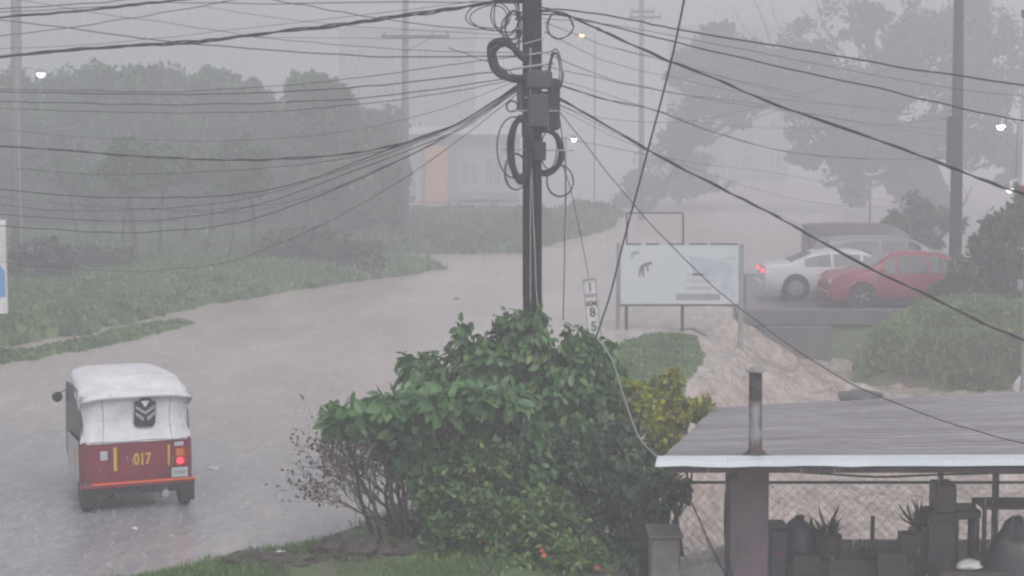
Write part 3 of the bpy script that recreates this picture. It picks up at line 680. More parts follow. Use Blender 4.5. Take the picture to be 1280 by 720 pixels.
# canvas seams
mb=MB()
for u in (-.62,.62):
    q=[]
    for j in range(nz+1):
        t=j/nz; q.append((u*(W-.035*math.sin(math.pi*t)),-.014+.05*math.sin(math.pi*t)+.02*t,.82+t*.54))
    mb.tube(q,.004,4)
mb.tube([(u*(W-.012),-.012+.10*(max(0,abs(u)-.82)/.18)**2,.835+.006*math.sin(u*7)) for u in [i/12-1 for i in range(25)]],.006,4)
mb.build('canvas_seams',M['greyink'],tk)
# black sheets standing in for the darkness inside the open sides
for sd_ in (-1,1):
    pts=[(.1,.83),(.1,1.0),(.16,1.22),(.2,1.36),(.5,1.42),(.9,1.42),(1.35,1.40),(1.42,1.2),(1.46,.9),(1.44,.5),(1.2,.36),(1.06,.3),(1.05,.83)]
    MB().prism(pts,sd_*(W-.035)-.006,sd_*(W-.035)+.006,'x').build('side_shade_sheet',M['black'],tk)
MB().box(-.5,.5,.25,.5,.5,1.1,.05).build('passenger_seat',M['black'],tk)
mb=MB(); 
for sx in(-1,1): mb.tube([(sx*.46,1.95,1.42),(sx*.47,2.2,1.0),(sx*.46,2.3,.78)],.018,6)
mb.build('windscreen_frame',M['darksteel'],tk)
MB().add([(-.45,1.96,1.4),(.45,1.96,1.4),(.45,2.3,.8),(-.45,2.3,.8)],[(0,1,2,3)]).build('windscreen',M['glass'],tk)
mi=empty('mirror',(0,0,0)); mi.parent=tk
MB().tube([(-.5,1.7,1.16),(-.6,1.7,1.24),(-.68,1.68,1.2)],.009,5).build('mirror_arm',M['darksteel'],mi)
MB().lathe([(.02,-.03),(.06,-.02),(.068,.0),(.06,.02)],(-.70,1.68,1.16),'y',14).build('mirror_glass',M['black'],mi,smooth=40)
# underbody
mb=MB(); mb.box(-.42,.42,.06,1.1,.2,.30,.02); mb.tube([(-.6,.42,.22),(.6,.42,.22)],.035,8); mb.build('underbody',M['darksteel'],tk)
MB().box(-.62,.62,-.01,.02,.20,.295,.005).build('rear_valance',M['black'],tk)
MB().lathe([(.045,-.1),(.05,-.08),(.05,.2)],(.3,-.02,.2),'y',12).build('exhaust',M['chrome'],tk,smooth=40)
for sx in (-.58,.58):
    w=MB().lathe([(.12,-.06),(.20,-.065),(.235,-.05),(.245,-.02),(.245,.02),(.235,.05),(.20,.065),(.12,.06)],(sx,.22,.235),'x',24).build('rear_wheel',M['rubber'],tk,smooth=40)
    MB().lathe([(.11,-.05),(.115,.05)],(sx,.22,.235),'x',16).build('rim',M['steel'],w)
    MB().box(sx-.08,sx+.08,-.03,-.015,.08,.3).build('mud_flap',M['rubber'],tk)
w=MB().lathe([(.12,-.05),(.22,-.05),(.245,-.02),(.245,.02),(.22,.05),(.12,.05)],(0,2.2,.235),'x',24).build('front_wheel',M['rubber'],tk,smooth=40)
# rear markings
def rp(px,py): # rear panel coords from photo pixels
    return ((px-168)/104.0, .84-(py-549)/103.0)
def plate_(name,mt,px0,px1,py0,py1,y=-.012,d=.006,parent=tk):
    x0,z1=rp(px0,py0); x1,z0=rp(px1,py1); return MB().box(x0,x1,y-d,y,z0,z1).build(name,mt,parent)
plate_('yellow_stripe',M['yellow'],138,142,556,585); plate_('yellow_stripe',M['yellow'],204.5,207,557,583)
x,z=rp(173,573); text_mesh('017',.19,'number',M['yellow'],tk,(x,-.014,z),(R(90),0,0),.006,sx=.72)
st_=plate_('sticker',M['plate'],122,131,560,571)
plate_('sticker',M['plate'],213,224,554,559)
tl_=plate_('tail_light',M['redlens'],213,226,561,583,d=.03)
MB().lathe([(.02,-.06),(.036,-.055),(.04,-.03)],(rp(219,577)[0],0,rp(219,577)[1]),'y',16).build('lamp',M['redlit'],tl_,smooth=40)
plate_('indicator',M['amber'],214,223,562,571,y=-.043,d=.008)
pl=plate_('licence_plate',M['plate'],208,228,585,597,y=-.05,d=.006)
plate_('marking',M['greyink'],211,225,589,593,y=-.0565,d=.002,parent=pl)
# emblem on the canopy (rear window with chevrons)
def ec(px,py): return ((px-168)/104.0,.82+(549-py)/ (548-490)*.56)
def epoly(pts,name,mt,y,parent): 
    return MB().prism([ec(*p) for p in pts],y,y+.012).build(name,mt,parent)
em=epoly([(165,499),(170,499),(173,495),(184,495),(187,499),(191,500),(190,527),(186,531),(168,531),(164,527)],'rear_emblem',M['black'],.0,tk)
epoly([(173,499),(183,499),(179,506),(177,506)],'triangle',M['white'],-.006,em)
epoly([(166,504),(178,512),(190,504),(190,508),(178,516),(166,508)],'chevron',M['greyink'],-.006,em)
epoly([(166,512),(176,519),(176,523),(174,523),(166,516)],'chevron',M['greyink'],-.006,em)
epoly([(190,512),(180,519),(180,523),(182,523),(190,516)],'chevron',M['greyink'],-.006,em)
# ------------------------------------------------------------------ main pole
PD=20.0
pb=P(666,400,PD); gz=hpt(pb.x,pb.y)
mp_=empty('utility_pole',(pb.x,PD,gz),label='dark wooden utility pole in the centre, crowded with cables and boxes',cat='utility pole')
top=P(665,-70,PD)
base0=Vector((pb.x,PD,gz))
def loc_(px,py,D=PD): return P(px,py,D)-base0
pts=[Vector((0,0,-.3)).lerp(top-base0,t/30) for t in range(31)]
pts=[p+Vector((noise.noise(Vector((0,0,i*.4)))*.008,0,0)) for i,p in enumerate(pts)]
MB().tube(pts,[.112+.002*noise.noise(Vector((i,1,1))) for i in range(31)],14).build('shaft',M['pole'],mp_,smooth=True)
for px0,px1,py,t in [(645,690,68,.02),(640,692,83,.025),(640,700,138,.015),(627,718,187,.014),(655,680,52,.015),(655,681,122,.015)]:
    a=loc_(px0,py+ (3 if py<100 else 0),PD-.13); b_=loc_(px1,py-(4 if py<100 else -1),PD-.13); MB().tube([a,b_],t*.6,6).build('strap',M['strap'],mp_)
mb=MB(); mb.tube([loc_(648,-10,PD),loc_(649,62,PD)],.012,6)
for py in (20,42): mb.tube([loc_(648,py,PD),loc_(659,py,PD)],.01,5)
mb.build('insulator_rack',M['darksteel'],mp_)
for py in (20,42):
    a=loc_(648,py,PD); MB().lathe([(.015,-.05),(.045,-.045),(.025,-.01),(.025,.01),(.045,.045),(.015,.05)],a,'z',12).build('insulator',M['blackplastic'],mp_,smooth=40)
# crossarm stub at the top left
MB().box(*sorted((loc_(615,0).x,loc_(654,0).x)),-.06,.06,loc_(0,4).z,loc_(0,-6).z,.01).build('crossarm',M['pole'],mp_)
def pbox(name,px0,px1,py0,py1,y0,y1,mt=M['blackplastic'],bev=.03):
    a=loc_(px0,py1); b_=loc_(px1,py0); return MB().box(a.x,b_.x,y0,y1,a.z,b_.z,bev).build(name,mt,mp_,smooth=30)
pbox('splice_box',684,700,98,163,-.10,.06); pbox('terminal_box',667,682,177,200,-.26,-.12,bev=.01)
pbox('splice_box',646,656,96,140,-.1,.05,M['darksteel']); pbox('splice_box',657,690,88,112,-.19,-.115,M['darksteel'],.03)
pbox('splice_box',660,686,118,160,-.2,-.115,M['darksteel'],.02); pbox('splice_box',652,658,150,172,-.1,.0,M['darksteel'],.01)
# vertical riser cables on the shaft
for px,y,rr,mt in [(663,-.125,.010,M['cablegrey']),(671,-.12,.011,M['cable']),(675,-.105,.009,M['cable']),(659,-.11,.012,M['cable'])]:
    MB().tube(spline([loc_(px+noise.noise(Vector((k,px,0)))*1.5,py,PD+y) for k,py in enumerate(range(60,420,40))],4),rr,6).build('riser_cable',mt,mp_,smooth=True)
# cable coils
def coil(label,cx,cy,rx,ry,r,turns,D=PD-.15,a0=0,a1=360,spread=3,mt=None,grp='cable coils on the main pole',tilt=0):
    c=P(cx,cy,D); mb=MB(); s=S(D)
    pts=[]
    N=int(36*turns*(a1-a0)/360)
    for i in range(N+1):
        a=R(a0+(a1-a0)*turns*i/N) if a1-a0==360 else R(a0+(a1-a0)*((i/N*turns)%1 if True else 0))
        w=i/N
        j1=noise.noise(Vector((w*1.15*turns,cx*.37,1.3)))*spread*1.6; j2=noise.noise(Vector((w*1.15*turns,cy*.31,4.2)))*spread*1.6
        x=(rx+j1)*math.cos(a)*s; z=(ry+j2)*math.sin(a)*s
        pts.append(Vector((x*math.cos(tilt)-z*math.sin(tilt),noise.noise(Vector((w*6*turns,2,cx)))*.05,x*math.sin(tilt)+z*math.cos(tilt))))
    mb.tube(pts,r,6)
    o=mb.build('cable_coil',mt or M['cable'],None,smooth=True,loc=c); tag(o,label,'cable coil',grp); return o
# thick open loop top left
pp=[(660,72),(650,68),(640,58),(629,53),(618,57),(614,68),(618,82),(628,92),(640,97),(655,99)]
c=P(634,75,PD-.1)
for k in range(1):
    mb=MB()
    for j in range(7):
        q=[P(x,y,PD-.12+random.uniform(-.05,.05))-c+Vector((random.uniform(-.035,.035),0,random.uniform(-.035,.035))) for x,y in pp]
        mb.tube(spline(q,6),.028,6)
    tag(mb.build('cable_coil',M['cable'],None,smooth=True,loc=c),'thick black bundled cable loop at the upper left of the main pole','cable coil','cable coils on the main pole')
coil('heavy oval black coil hanging left of the main pole shaft',651,187,12,38,.018,18,spread=5)
coil('thin wide loop around the heavy oval coil on the left',642,184,21,38,.009,1,spread=1)
coil('small slack loop under the heavy oval coil',645,215,13,22,.007,2,spread=2)
coil('thick round black coil on the right of the main pole shaft',681,190,21,27,.022,9,D=PD+.2,spread=3.6)
coil('thin inner loop inside the thick round coil',686,188,10,24,.008,1,D=PD-.1,spread=1)
coil('thin slack loop low on the right of the main pole',700,226,17,19,.008,2,spread=1.5)
coil('small wire curl at the top left of the splice boxes',640,133,7,7,.006,2,spread=1)
coil('tangled wire loop above the thick bundled loop',633,18,19,22,.008,2,spread=7)
coil('flat tangled loop hanging at the top left insulators',612,22,26,17,.007,2,spread=8)
coil('small tangle of wire beside the upper insulator',642,34,13,18,.008,3,spread=6)
coil('wire loop at the top right of the main pole',700,32,18,16,.007,2,spread=6)
coil('narrow wire loop beside the right splice box',694,90,8,25,.008,3,spread=3)
# ------------------------------------------------------------------ cables
def cable(label,pts,r,D0=20,D1=20,strands=1,mt=None,name='overhead_cable',cat='cable',grp='overhead cables',wob=.0,gap=.02):
    xs_=[p[0] for p in pts]; span=(pts[-1][0]-pts[0][0]) or 1; ln=[0]
    for a,b_ in zip(pts[:-1],pts[1:]): ln.append(ln[-1]+math.hypot(b_[0]-a[0],b_[1]-a[1]))
    W3=[P(x,y,D0+(D1-D0)*l/ln[-1]) for (x,y),l in zip(pts,ln)]
    sp=spline(W3,10); o0=W3[-1].copy(); mb=MB()
    for k in range(strands):
        q=[]
        for i,p in enumerate(sp):
            ph=i*.45+k*2*math.pi/max(strands,1)
            off=Vector((0,math.cos(ph),math.sin(ph)))*(gap if strands>1 else 0)*(.6+noise.noise(Vector((i*.13,k,1))))
            off.z+=noise.noise(Vector((i*.25,k*5,r*999)))*wob
            q.append(p-o0+off)
        mb.tube(q,r,5)
    o=mb.build(name,mt or M['cable'],None,smooth=True,loc=o0); tag(o,label,cat,grp); return o
LC=[
('topmost thin cable at the upper left corner, leaving the frame first',[(-20,12),(100,5),(180,-2),(300,-12)],.008,21,24,1),
('thick twisted cable bundle crossing the upper left corner',[(-20,23),(60,17),(117,12),(175,5),(240,-2),(330,-14)],.010,21,23,3),
('second thin twisted cable just under the upper left corner bundle',[(-20,16),(117,9),(220,3),(330,5),(500,2),(650,3)],.007,24,20,1),
('cable rising from the left edge to leave the top near the middle left',[(-20,47),(83,35),(160,23),(240,10),(310,-4)],.007,23,22,1),
('cable falling from the left edge through the crossing to the thick loop',[(-20,22),(83,35),(213,52),(320,61),(453,70),(560,71),(650,70)],.009,24,20,1),
('heavy twisted bundle sagging from the left edge up to the pole top',[(-20,73),(83,63),(167,57),(250,52),(320,43),(420,32),(487,22),(563,11),(610,4),(655,-6)],.011,22,20,3),
('faint thin cable under the heavy twisted bundle on the left',[(-20,-8),(113,15),(220,30),(320,46),(400,54),(477,60),(545,64),(640,66)],.005,27,20,1),
('cable dropping from the top middle left to the upper insulators',[(300,-10),(343,0),(400,10),(453,20),(520,29),(587,36),(648,41)],.007,22,20,1),
('very thin level cable behind the far pole crossarm',[(300,46),(400,47),(500,48),(645,48)],.004,27,20,1),
('upper strand of the level pair at the left, under the white street lamp',[(-20,112),(90,113),(200,115),(320,109),(400,103),(487,92),(570,80),(655,70)],.006,25,20,1),
('lower thicker strand of the level pair at the left',[(-20,114),(183,118),(320,116),(400,112),(470,107),(560,97),(650,86)],.009,25,20,1),
('cable under the level pair on the left side',[(-20,126),(100,129),(200,131),(320,129),(453,123),(553,110),(655,95)],.008,25,20,1),
('faint cable lowest of the upper left group',[(-20,135),(100,139),(200,141),(320,140),(400,135),(487,126),(580,112),(655,97)],.006,26,20,1),
('sagging cable on the left, upper one of the low fan',[(-20,181),(80,188),(167,195),(250,199),(320,200),(420,194),(487,183),(570,155),(650,105)],.009,24,20,2),
('thin broken looking cable second in the low fan on the left',[(20,211),(117,218),(200,217),(320,211),(420,200),(500,183),(580,152),(650,108)],.006,27,20,1),
('dark sagging cable in the middle of the low fan on the left',[(-20,234),(90,245),(173,247),(250,246),(320,240),(397,221),(495,183),(567,157),(650,107)],.009,24,20,1),
('slack cable just under the dark middle one of the low fan',[(-20,253),(72,263),(188,261),(300,250),(400,222),(500,186),(580,154),(650,109)],.006,26,20,1),
('cable fourth in the low fan on the left',[(-20,266),(90,274),(180,276),(253,269),(320,256),(400,230),(500,192),(580,157),(650,110)],.007,25,20,1),
('lowest dark cable of the low fan on the left',[(-20,281),(72,287),(155,291),(253,285),(320,273),(400,244),(480,210),(570,163),(650,112)],.008,24,20,1),
('faint far cable hanging lowest across the field',[(-20,324),(47,333),(162,339),(209,337),(290,326),(400,282),(500,226),(580,170),(650,114)],.006,30,20,1),
('upper cable at the right, leaving the frame highest',[(660,10),(690,11),(745,17),(800,27),(843,36),(943,53),(1020,65),(1133,85),(1300,110)],.010,20,18,1),
('second cable from the top on the right side',[(660,18),(700,19),(760,32),(845,53),(960,80),(1100,111),(1200,135),(1300,155)],.009,20,18,1),
('long heavy cable with a twin, sloping to the right edge by the lower lamp',[(660,14),(700,16),(740,33),(760,42),(827,72),(893,98),(960,127),(1083,170),(1180,206),(1253,234),(1300,249)],.010,20,17,2),
('cable from the pole middle to the far right pole',[(665,60),(687,68),(760,98),(827,113),(893,125),(1000,141),(1083,153),(1190,163)],.006,20,48,1),
('sagging cable ending over the trees on the right',[(670,82),(700,87),(760,100),(850,118),(950,130),(1100,158),(1190,172)],.006,20,48,1),
('dark cable dipping in front of the trees on the right',[(670,98),(700,107),(760,125),(820,138),(877,160),(960,185),(1020,194),(1100,199),(1195,198)],.008,20,48,2),
('long heavy cable sloping past the red car to the creek bank',[(670,112),(700,124),(767,162),(827,197),(907,238),(960,265),(1000,287),(1091,337),(1161,370),(1231,405),(1300,433)],.010,20,18,2),
('thin twin of the heavy sloping cable, ending at the far right pole',[(670,118),(767,165),(907,239),(998,280),(1091,318),(1190,352)],.005,20,48,1),
('long thin cable falling from the pole across the billboard and over the shed roof',[(668,105),(700,140),(747,200),(807,273),(873,340),(927,387),(998,439),(1091,492),(1195,531),(1300,560)],.006,20,15,1),
('thin pale wire above the billboard top right',[(770,60),(830,75),(900,95),(1000,118)],.004,22,30,1),
('faint wire under the second right cable',[(680,28),(760,58),(830,76),(930,104),(1040,130),(1200,150)],.005,20,48,1),
('thin wire through the leaning tree on the right',[(680,40),(760,77),(850,99),(1000,127),(1195,140)],.005,20,48,1),
('faint slack wire from the pole towards the right trees',[(690,128),(760,148),(870,150),(1000,120),(1195,60)],.004,20,48,1),
('faint low wire under the trees on the right',[(700,172),(780,187),(880,205),(1000,222),(1100,250),(1195,262)],.004,20,48,1),
]
LC+=[
('extra thin cable just above the heavy twisted bundle on the left',[(-20,62),(120,55),(250,42),(400,25),(560,6),(650,-8)],.004,24,20,1),
('faint slack cable between the level pair and the low fan on the left',[(-20,160),(120,172),(280,176),(420,166),(540,140),(650,100)],.004,28,20,1),
('short faint cable ending in the wood below the far pole crossarm',[(190,262),(300,266),(400,240),(500,200),(580,160),(650,111)],.005,34,20,1),
('faint cable from the left fan, flattest over the field',[(-20,245),(120,258),(260,262),(380,248),(480,208),(580,160),(650,110)],.004,30,20,1),
('thin cable crossing the tower block towards the upper insulators',[(250,8),(360,24),(460,34),(560,40),(648,44)],.004,26,20,1),
('thin cable from the lower insulator down to the left coil',[(560,60),(600,74),(640,92),(655,120)],.005,20.5,20,1),
('second thin wire under the highest right cable',[(665,22),(760,30),(880,52),(1000,76),(1150,104),(1300,124)],.004,20,24,1),
('thin drooping wire under the middle right cables',[(670,92),(760,118),(860,150),(960,160),(1080,158),(1195,148)],.004,20,48,1),
('thin slack wire over the white car',[(670,120),(780,176),(900,222),(1010,252),(1110,258),(1195,240)],.004,20,48,1)]
LC=[(l,p,r*(.78 if p[0][0]<400 and r<.0095 else .9),a,b_,k) for l,p,r,a,b_,k in LC]
for l,p,r,d0,d1,k in LC: cable(l,p,r,d0,d1,k,gap=.022 if r>.0095 else .014,wob=.012)
cable('dark stay cable slanting from the top of the frame down into the bush',[(866,-60),(855,0),(838,80),(812,180),(780,300),(762,370),(744,425)],.0095,15,19,1,wob=.006)
cable('thin pale service wire dropping through the bush to the shed roof corner',[(745,420),(765,450),(778,490),(798,545),(827,577)],.008,19,15.8,1,M['cablegrey'])
cable('pale wire hanging down the front of the main pole into the bush',[(664,210),(668,300),(672,380),(685,440),(700,500)],.007,19.85,19.3,1,M['cablegrey'])
cable('thin wire hanging straight down right of the main pole',[(700,150),(707,215),(706,300),(704,400)],.006,19.9,19.9,1)
cable('bent wire from the low slack loop down to the kilometre post',[(704,208),(714,240),(727,300),(736,347)],.006,19.9,29.6,1)
# ------------------------------------------------------------------ far poles
def arm_pole(name,label,px,pytop,D,r,arms=(),mt=None,base_py=None,lean=0,cat='utility pole',grp=None):
    x=(px-640)*S(D); g=float(hpt(x,D)); b=Vector((x,D,g)); o=empty(name,b,label=label,cat=cat,group=grp)
    tp=P(px+lean,pytop,D)-b; MB().tube([(0,0,-.2),tp*.5,tp],[r*1.15,r,r*.85],10).build('shaft',mt or M['concretepole'],o,smooth=True)
    for a0,a1,py in arms:
        A=P(a0,py,D)-b; B=P(a1,py,D)-b; MB().box(A.x,B.x,-.2,-.08,A.z-.06,A.z+.06).build('crossarm',M['darksteel'],o)
        for t in (.05,.35,.75,.97):
            q=A.lerp(B,t); MB().lathe([(.03,0),(.05,.05),(.03,.12),(.04,.16)],(q.x,-.14,q.z+.06),'z',8).build('insulator',M['concrete'],o)
        MB().tube([(B.x*.6,-.14,A.z-.05),(0,-.14,A.z-.6)],.02,5).build('brace',M['darksteel'],o)
    return o
arm_pole('utility_pole','hazy far pole with one crossarm, left of the main pole',506,-14,68,.14,[(477,562,46)],lean=1)
arm_pole('utility_pole','faintest far pole with two crossarms, right of the main pole',802,-12,90,.14,[(788,818,15),(786,826,22)])
rp_=arm_pole('utility_pole','tall wooden pole on the right with a transformer, behind the creek bank',1196,-30,48.2,.155,mt=M['pole'],lean=3)
b=rp_.location; 
def rl(px,py,D=48.2): return P(px,py,D)-b
a=rl(1186,205); c=rl(1194,145); MB().lathe([(.16,a.z),(.19,a.z+.05),(.19,c.z-.05),(.12,c.z)],((a.x+c.x)/2-.02,-.25,0),'z',16).build('transformer',M['pole'],rp_,smooth=40)
arm_pole('utility_pole','broad pale pole at the far left behind the blue and white sign',20,-14,62,.2)
arm_pole('light_post','slim post standing behind the parked vehicles',1088,235,60,.04,cat='post')
# street lamps
def street_lamp(label,px,py,D,mt,side=1,r=.13,arm=30,polepx=None):
    s=S(D); q=polepx if polepx is not None else px+side*arm
    x=(q-640)*s; g=float(hpt(x,D)); b=Vector((x,D,g)); o=empty('street_lamp',b,label=label,cat='street lamp',group='lit street lamps')
    h=P(px,py,D)-b
    MB().tube([(0,0,-.1),(0,0,h.z*.6),(0,0,h.z+.1)],[.05,.045,.04],8).build('post',M['steel'],o)
    MB().tube([(0,0,h.z+.05),(h.x*.5,0,h.z+.22),(h.x,0,h.z+.15)],.03,6).build('arm',M['steel'],o)
    MB().lathe([(.05,.16),(r*1.25,.1),(r*1.35,.02)],(h.x,0,h.z),'z',12).build('hood',M['steel'],o,smooth=40)
    MB().lathe([(r*1.1,.03),(r*1.1,-.01),(r*.7,-r*.7),(.02,-r)],(h.x,0,h.z),'z',12).build('bulb',mt,o,smooth=True)
    return o
street_lamp('small street lamp with a warm orange light high right of the main pole',727,44,88,M['lamporange'],1,.10,16)
street_lamp('street lamp with a small white light beside the thick round coil',717,174,72,M['lamp'],1,.10,-10)
street_lamp('white hooded street lamp above the wood on the left',51,92,61.3,M['lampdim'],-1,.15,31,polepx=26)
street_lamp('bright white street lamp near the right edge',1251,158,44,M['lamp'],1,.09,24,polepx=1270)
street_lamp('small lower street lamp at the right edge under the bright one',1262,237,36,M['lampdim'],1,.07,22,polepx=1288)
# right edge pylon, left edge sign
x=(1281-640)*S(33); o=empty('sign_pylon',(x,33,-.0),label='white pylon with a red top and red foot at the right edge',cat='pylon')
z0=P(1281,232,33).z; z1=P(1281,22,33).z; z2=P(1281,12,33).z
MB().box(-.1,.35,-.1,.1,z0,z1,.01).build('panel',M['whitepaint'],o); MB().box(-.13,.38,-.12,.12,z1+.002,z2,.01).build('red_cap',M['red'],o); MB().box(-.12,.37,-.12,.12,z0-.1,z0-.002,.01).build('red_foot',M['red'],o)
MB().box(.02,.2,-.06,.06,-1.6,z0-.102).build('post',M['steel'],o)
x=(-2-640)*S(31); o=empty('roadside_sign',(x,31,.1),label='tall white and blue panel sign cut by the left edge',cat='sign')
z0=P(0,392,31).z-.1; z1=P(0,275,31).z-.1
MB().box(-1.5,.12,-.04,.04,z0,z1,.01).build('panel',M['whitepaint'],o)
m1=mat('blue_print',(.12,.32,.6),.5)
MB().add([(-1.4,-.046,z0+.15),(.10,-.046,z0+.3),(.10,-.046,z0+.75),(-.3,-.046,z0+1.3),(-1.4,-.046,z0+.8)],[(0,1,2,3,4)]).build('blue_shape',m1,o)
MB().box(-1.3,-1.2,-.03,.03,-.2,z0-.002).build('post',M['steel'],o); MB().box(-.5,-.4,-.03,.03,-.2,z0-.002).build('post',M['steel'],o)
# ------------------------------------------------------------------ billboard
D=39.6; s=S(D); bb=empty('billboard',((850-640)*s,D,.3),label='pale blue and white billboard on steel legs above the grass mound',cat='billboard')
def bl_(px,py): p=P(px,py,D)-bb.location; return p.x,p.z
def bxx(name,mt,px0,px1,py0,py1,y0,y1,parent=bb,bev=0):
    x0,z1=bl_(px0,py0); x1,z0=bl_(px1,py1); return MB().box(x0,x1,y0,y1,z0,z1,bev).build(name,mt,parent)
pn=bxx('panel',M['panel'],776,923,306,380,-.03,.03)
bxx('frame_post',M['steel'],770.5,774.5,304,450,-.05,.05); bxx('frame_post',M['steel'],924,928,305,455,-.05,.05)
bxx('leg',M['darksteel'],781,785,381.5,420,.0,.06); bxx('leg',M['darksteel'],851,855,381.5,420,.0,.06)
bxx('bottom_rail',M['darksteel'],775,924,380.2,382.5,-.04,.04)
for a,b_ in ((783,801),(807,824),(836,855),(862,884),(888,922)): bxx('top_rail',M['darksteel'],a,b_,304.2,306,-.035,.035)
mb=MB(); 
q=[(783.5,304),(783.5,266),(854,266),(854,304)]
for a,b_ in zip(q[:-1],q[1:]):
    A=bl_(*a);B=bl_(*b_); mb.tube([(A[0],.0,A[1]),(B[0],.0,B[1])],.022,6)
mb.build('top_frame',M['darksteel'],bb)
def art(name,mt,pts): MB().add([(bl_(*p)[0],-.033,bl_(*p)[1]) for p in pts],[tuple(range(len(pts)-1,-1,-1))]).build(name,mt,pn)
art('figure',M['brownink'],[(798,346),(799,335),(801,331),(807,328),(815,327),(815.5,330),(810,331.5),(811,339),(809,339),(807.5,333),(805,334),(805,346),(803,346),(802,337),(800,346)])
art('faint_figure',M['greyink'],[(788,321),(790,315),(795,313),(800,316),(797,318),(793,317),(791,322)])
m2=mat('pale_print',(.46,.49,.53),.6)
for a in [(855,352,848,849.5),(0,0,0,0)][:0]: pass
for x0,x1,y0,y1 in [(904,920,322,324),(857,897,348,353),(857,890,358,362),(857,880,342,344)]: art('print_line',m2,[(x0,y0),(x1,y0),(x1,y1),(x0,y1)])
art('print_band',M['greyink'],[(845,367),(900,367),(900,375),(845,375)])
m3=mat('blue_tint',(.49,.55,.6),.6); art('blue_patch',m3,[(862,320),(915,328),(920,372),(903,372),(899,346),(866,346)])
# ------------------------------------------------------------------ kilometre post
D=29.5; c=P(740,384,D); g=float(hpt(c.x,D)); km=empty('kilometre_post',(c.x,D,g),label='white leaning kilometre post with black numbers left of the billboard',cat='road marker')
s=S(D); k=empty('marker_board',(0,0,c.z-g)); k.parent=km; k.rotation_euler=(0,R(-6),0)
w,h=8.2*s,36*s
MB().box(-w,w,-.02,.02,-h,h,.004).build('board',M['whitepaint'],k)
mb=MB(); t=.018
mb.box(-w-.004,-w+t,-.026,.024,-h,h); mb.box(w-t,w+.004,-.026,.024,-h,h); mb.box(-w+t,w-t,-.026,.024,h-t*1.8,h+.004); mb.box(-w+t,w-t,-.026,-.021,h-.31,h-.25); mb.build('border',M['greyink'],k)
for tx,zz,sz in [('1',h-.14,.2),('KM',h-.42,.12),('8',-.09,.22),('5',-.33,.22)]:
    text_mesh(tx,sz,'lettering',M['darksteel'],k,(0,-.024,zz),(R(90),0,0),.004,sx=1.0)
MB().tube([(.05,0,-.1),(.03,.03,c.z-g-h+.05)],.03,8).build('post',M['steel'],km)
# ------------------------------------------------------------------ shed
sh=empty('shed',(2.6,16.2,-.3),label='open shed in the lower right with a wet corrugated roof and purple column',cat='shed'); so=sh.location
FL=P(824,580,15.7); FRr=P(1420,578,15.7); BL=P(893,513,20.3); BR=P(1400,487,20.3)
def rf(u,v):
    a=FL.lerp(FRr,u); b_=BL.lerp(BR,u); p=a.lerp(b_,v); return p
vs=[];fs=[];nu,nv=24,230
for j in range(nv+1):
    v=j/nv; ph=(v*4.6/.20)%1
    tr=0 if ph<.45 else (1 if .6<ph<.85 else (ph-.45)/.15 if ph<=.6 else (1-ph)/.15)
    lap=.008*((v*4.6/1.15)%1)
    for i in range(nu+1):
        u=i/nu; p=rf(u,v)-so; vs.append((p.x,p.y,p.z+tr*.035+lap+.012*noise.noise(Vector((p.x*1.3,p.y*.8,0)))))
for j in range(nv):
    for i in range(nu):
        a=j*(nu+1)+i; fs.append((a,a+1,a+nu+2,a+nu+1))
M['roof']=mat('wet_zinc_roof',(.235,.225,.245),.32,(.12,.11,.12),1.6,.15,40,metal=.2,stretch=(.35,1.6,1),contrast=(.3,.7))
MB().add(vs,fs).build('roof',M['roof'],sh,smooth=25)
M['fascia']=mat('white_flashing',(.62,.67,.7),.3,(.5,.56,.6),1.5)
mb=MB(); a=FL-so; b_=FRr-so; bot=None
npt=20; vs=[];fs=[]
for i in range(npt+1):
    t=i/npt; p=a.lerp(b_,t); wv=.014*noise.noise(Vector((t*11,0,0)))+.006*noise.noise(Vector((t*47,0,0)))
    vs+=[(p.x,p.y+.16,p.z+.045),(p.x-(.03 if i==0 else 0),p.y-.03,p.z+.035+wv),(p.x-(.04 if i==0 else 0),p.y-.045,p.z-.018+wv),(p.x,p.y-.03,p.z-.02+wv)]
for i in range(npt):
    for k in range(3): fs.append((i*4+k,i*4+4+k,i*4+5+k,i*4+1+k))
mb.add(vs,fs).build('roof_edge',M['fascia'],sh)
z=a.z; MB().box(a.x+.05,a.x+9.5,-.48,-.38,z-.085,z-.034).build('front_beam',M['wood'],sh)
x0=(918-640)*S(15.98)-so.x; x1=(968-640)*S(15.98)-so.x
cc=MB().box(x0,x1,-.12,.24,-.2,z-.09,.01).build('column',M['purple'],sh)
# flue pipe
fp=P(944.5,566,15.95)-so; ft=P(944.5,466,15.95)-so
fl=MB().tube([fp,fp.lerp(ft,.5),ft],[.062,.06,.058],16).build('flue_pipe',M['metalrust'],sh,smooth=40)
MB().tube([fp.lerp(ft,.66),fp.lerp(ft,.8),ft],[.0612,.0612,.0602],16).build('sooty_sleeve',mat('soot',(.10,.085,.08),.7,(.02,.018,.018),14),fl,smooth=40)
MB().lathe([(.13,0),(.075,.05),(.064,.06)],fp-Vector((0,0,.03)),'z',16).build('flue_flashing',M['wood'],fl,smooth=40)
MB().lathe([(.02,.045),(.085,.0),(.085,-.01)],ft+Vector((0,0,.02)),'z',16).build('flue_cap',M['concrete'],fl,smooth=40)
# back posts
for px,d in ((1183,19.5),(1253,18.0)):
    xx=(px-640)*S(d)-so.x; MB().box(xx-.028,xx+.028,d-so.y-.03,d-so.y+.03,-.2,z-.17).build('post',M['wood'],sh)
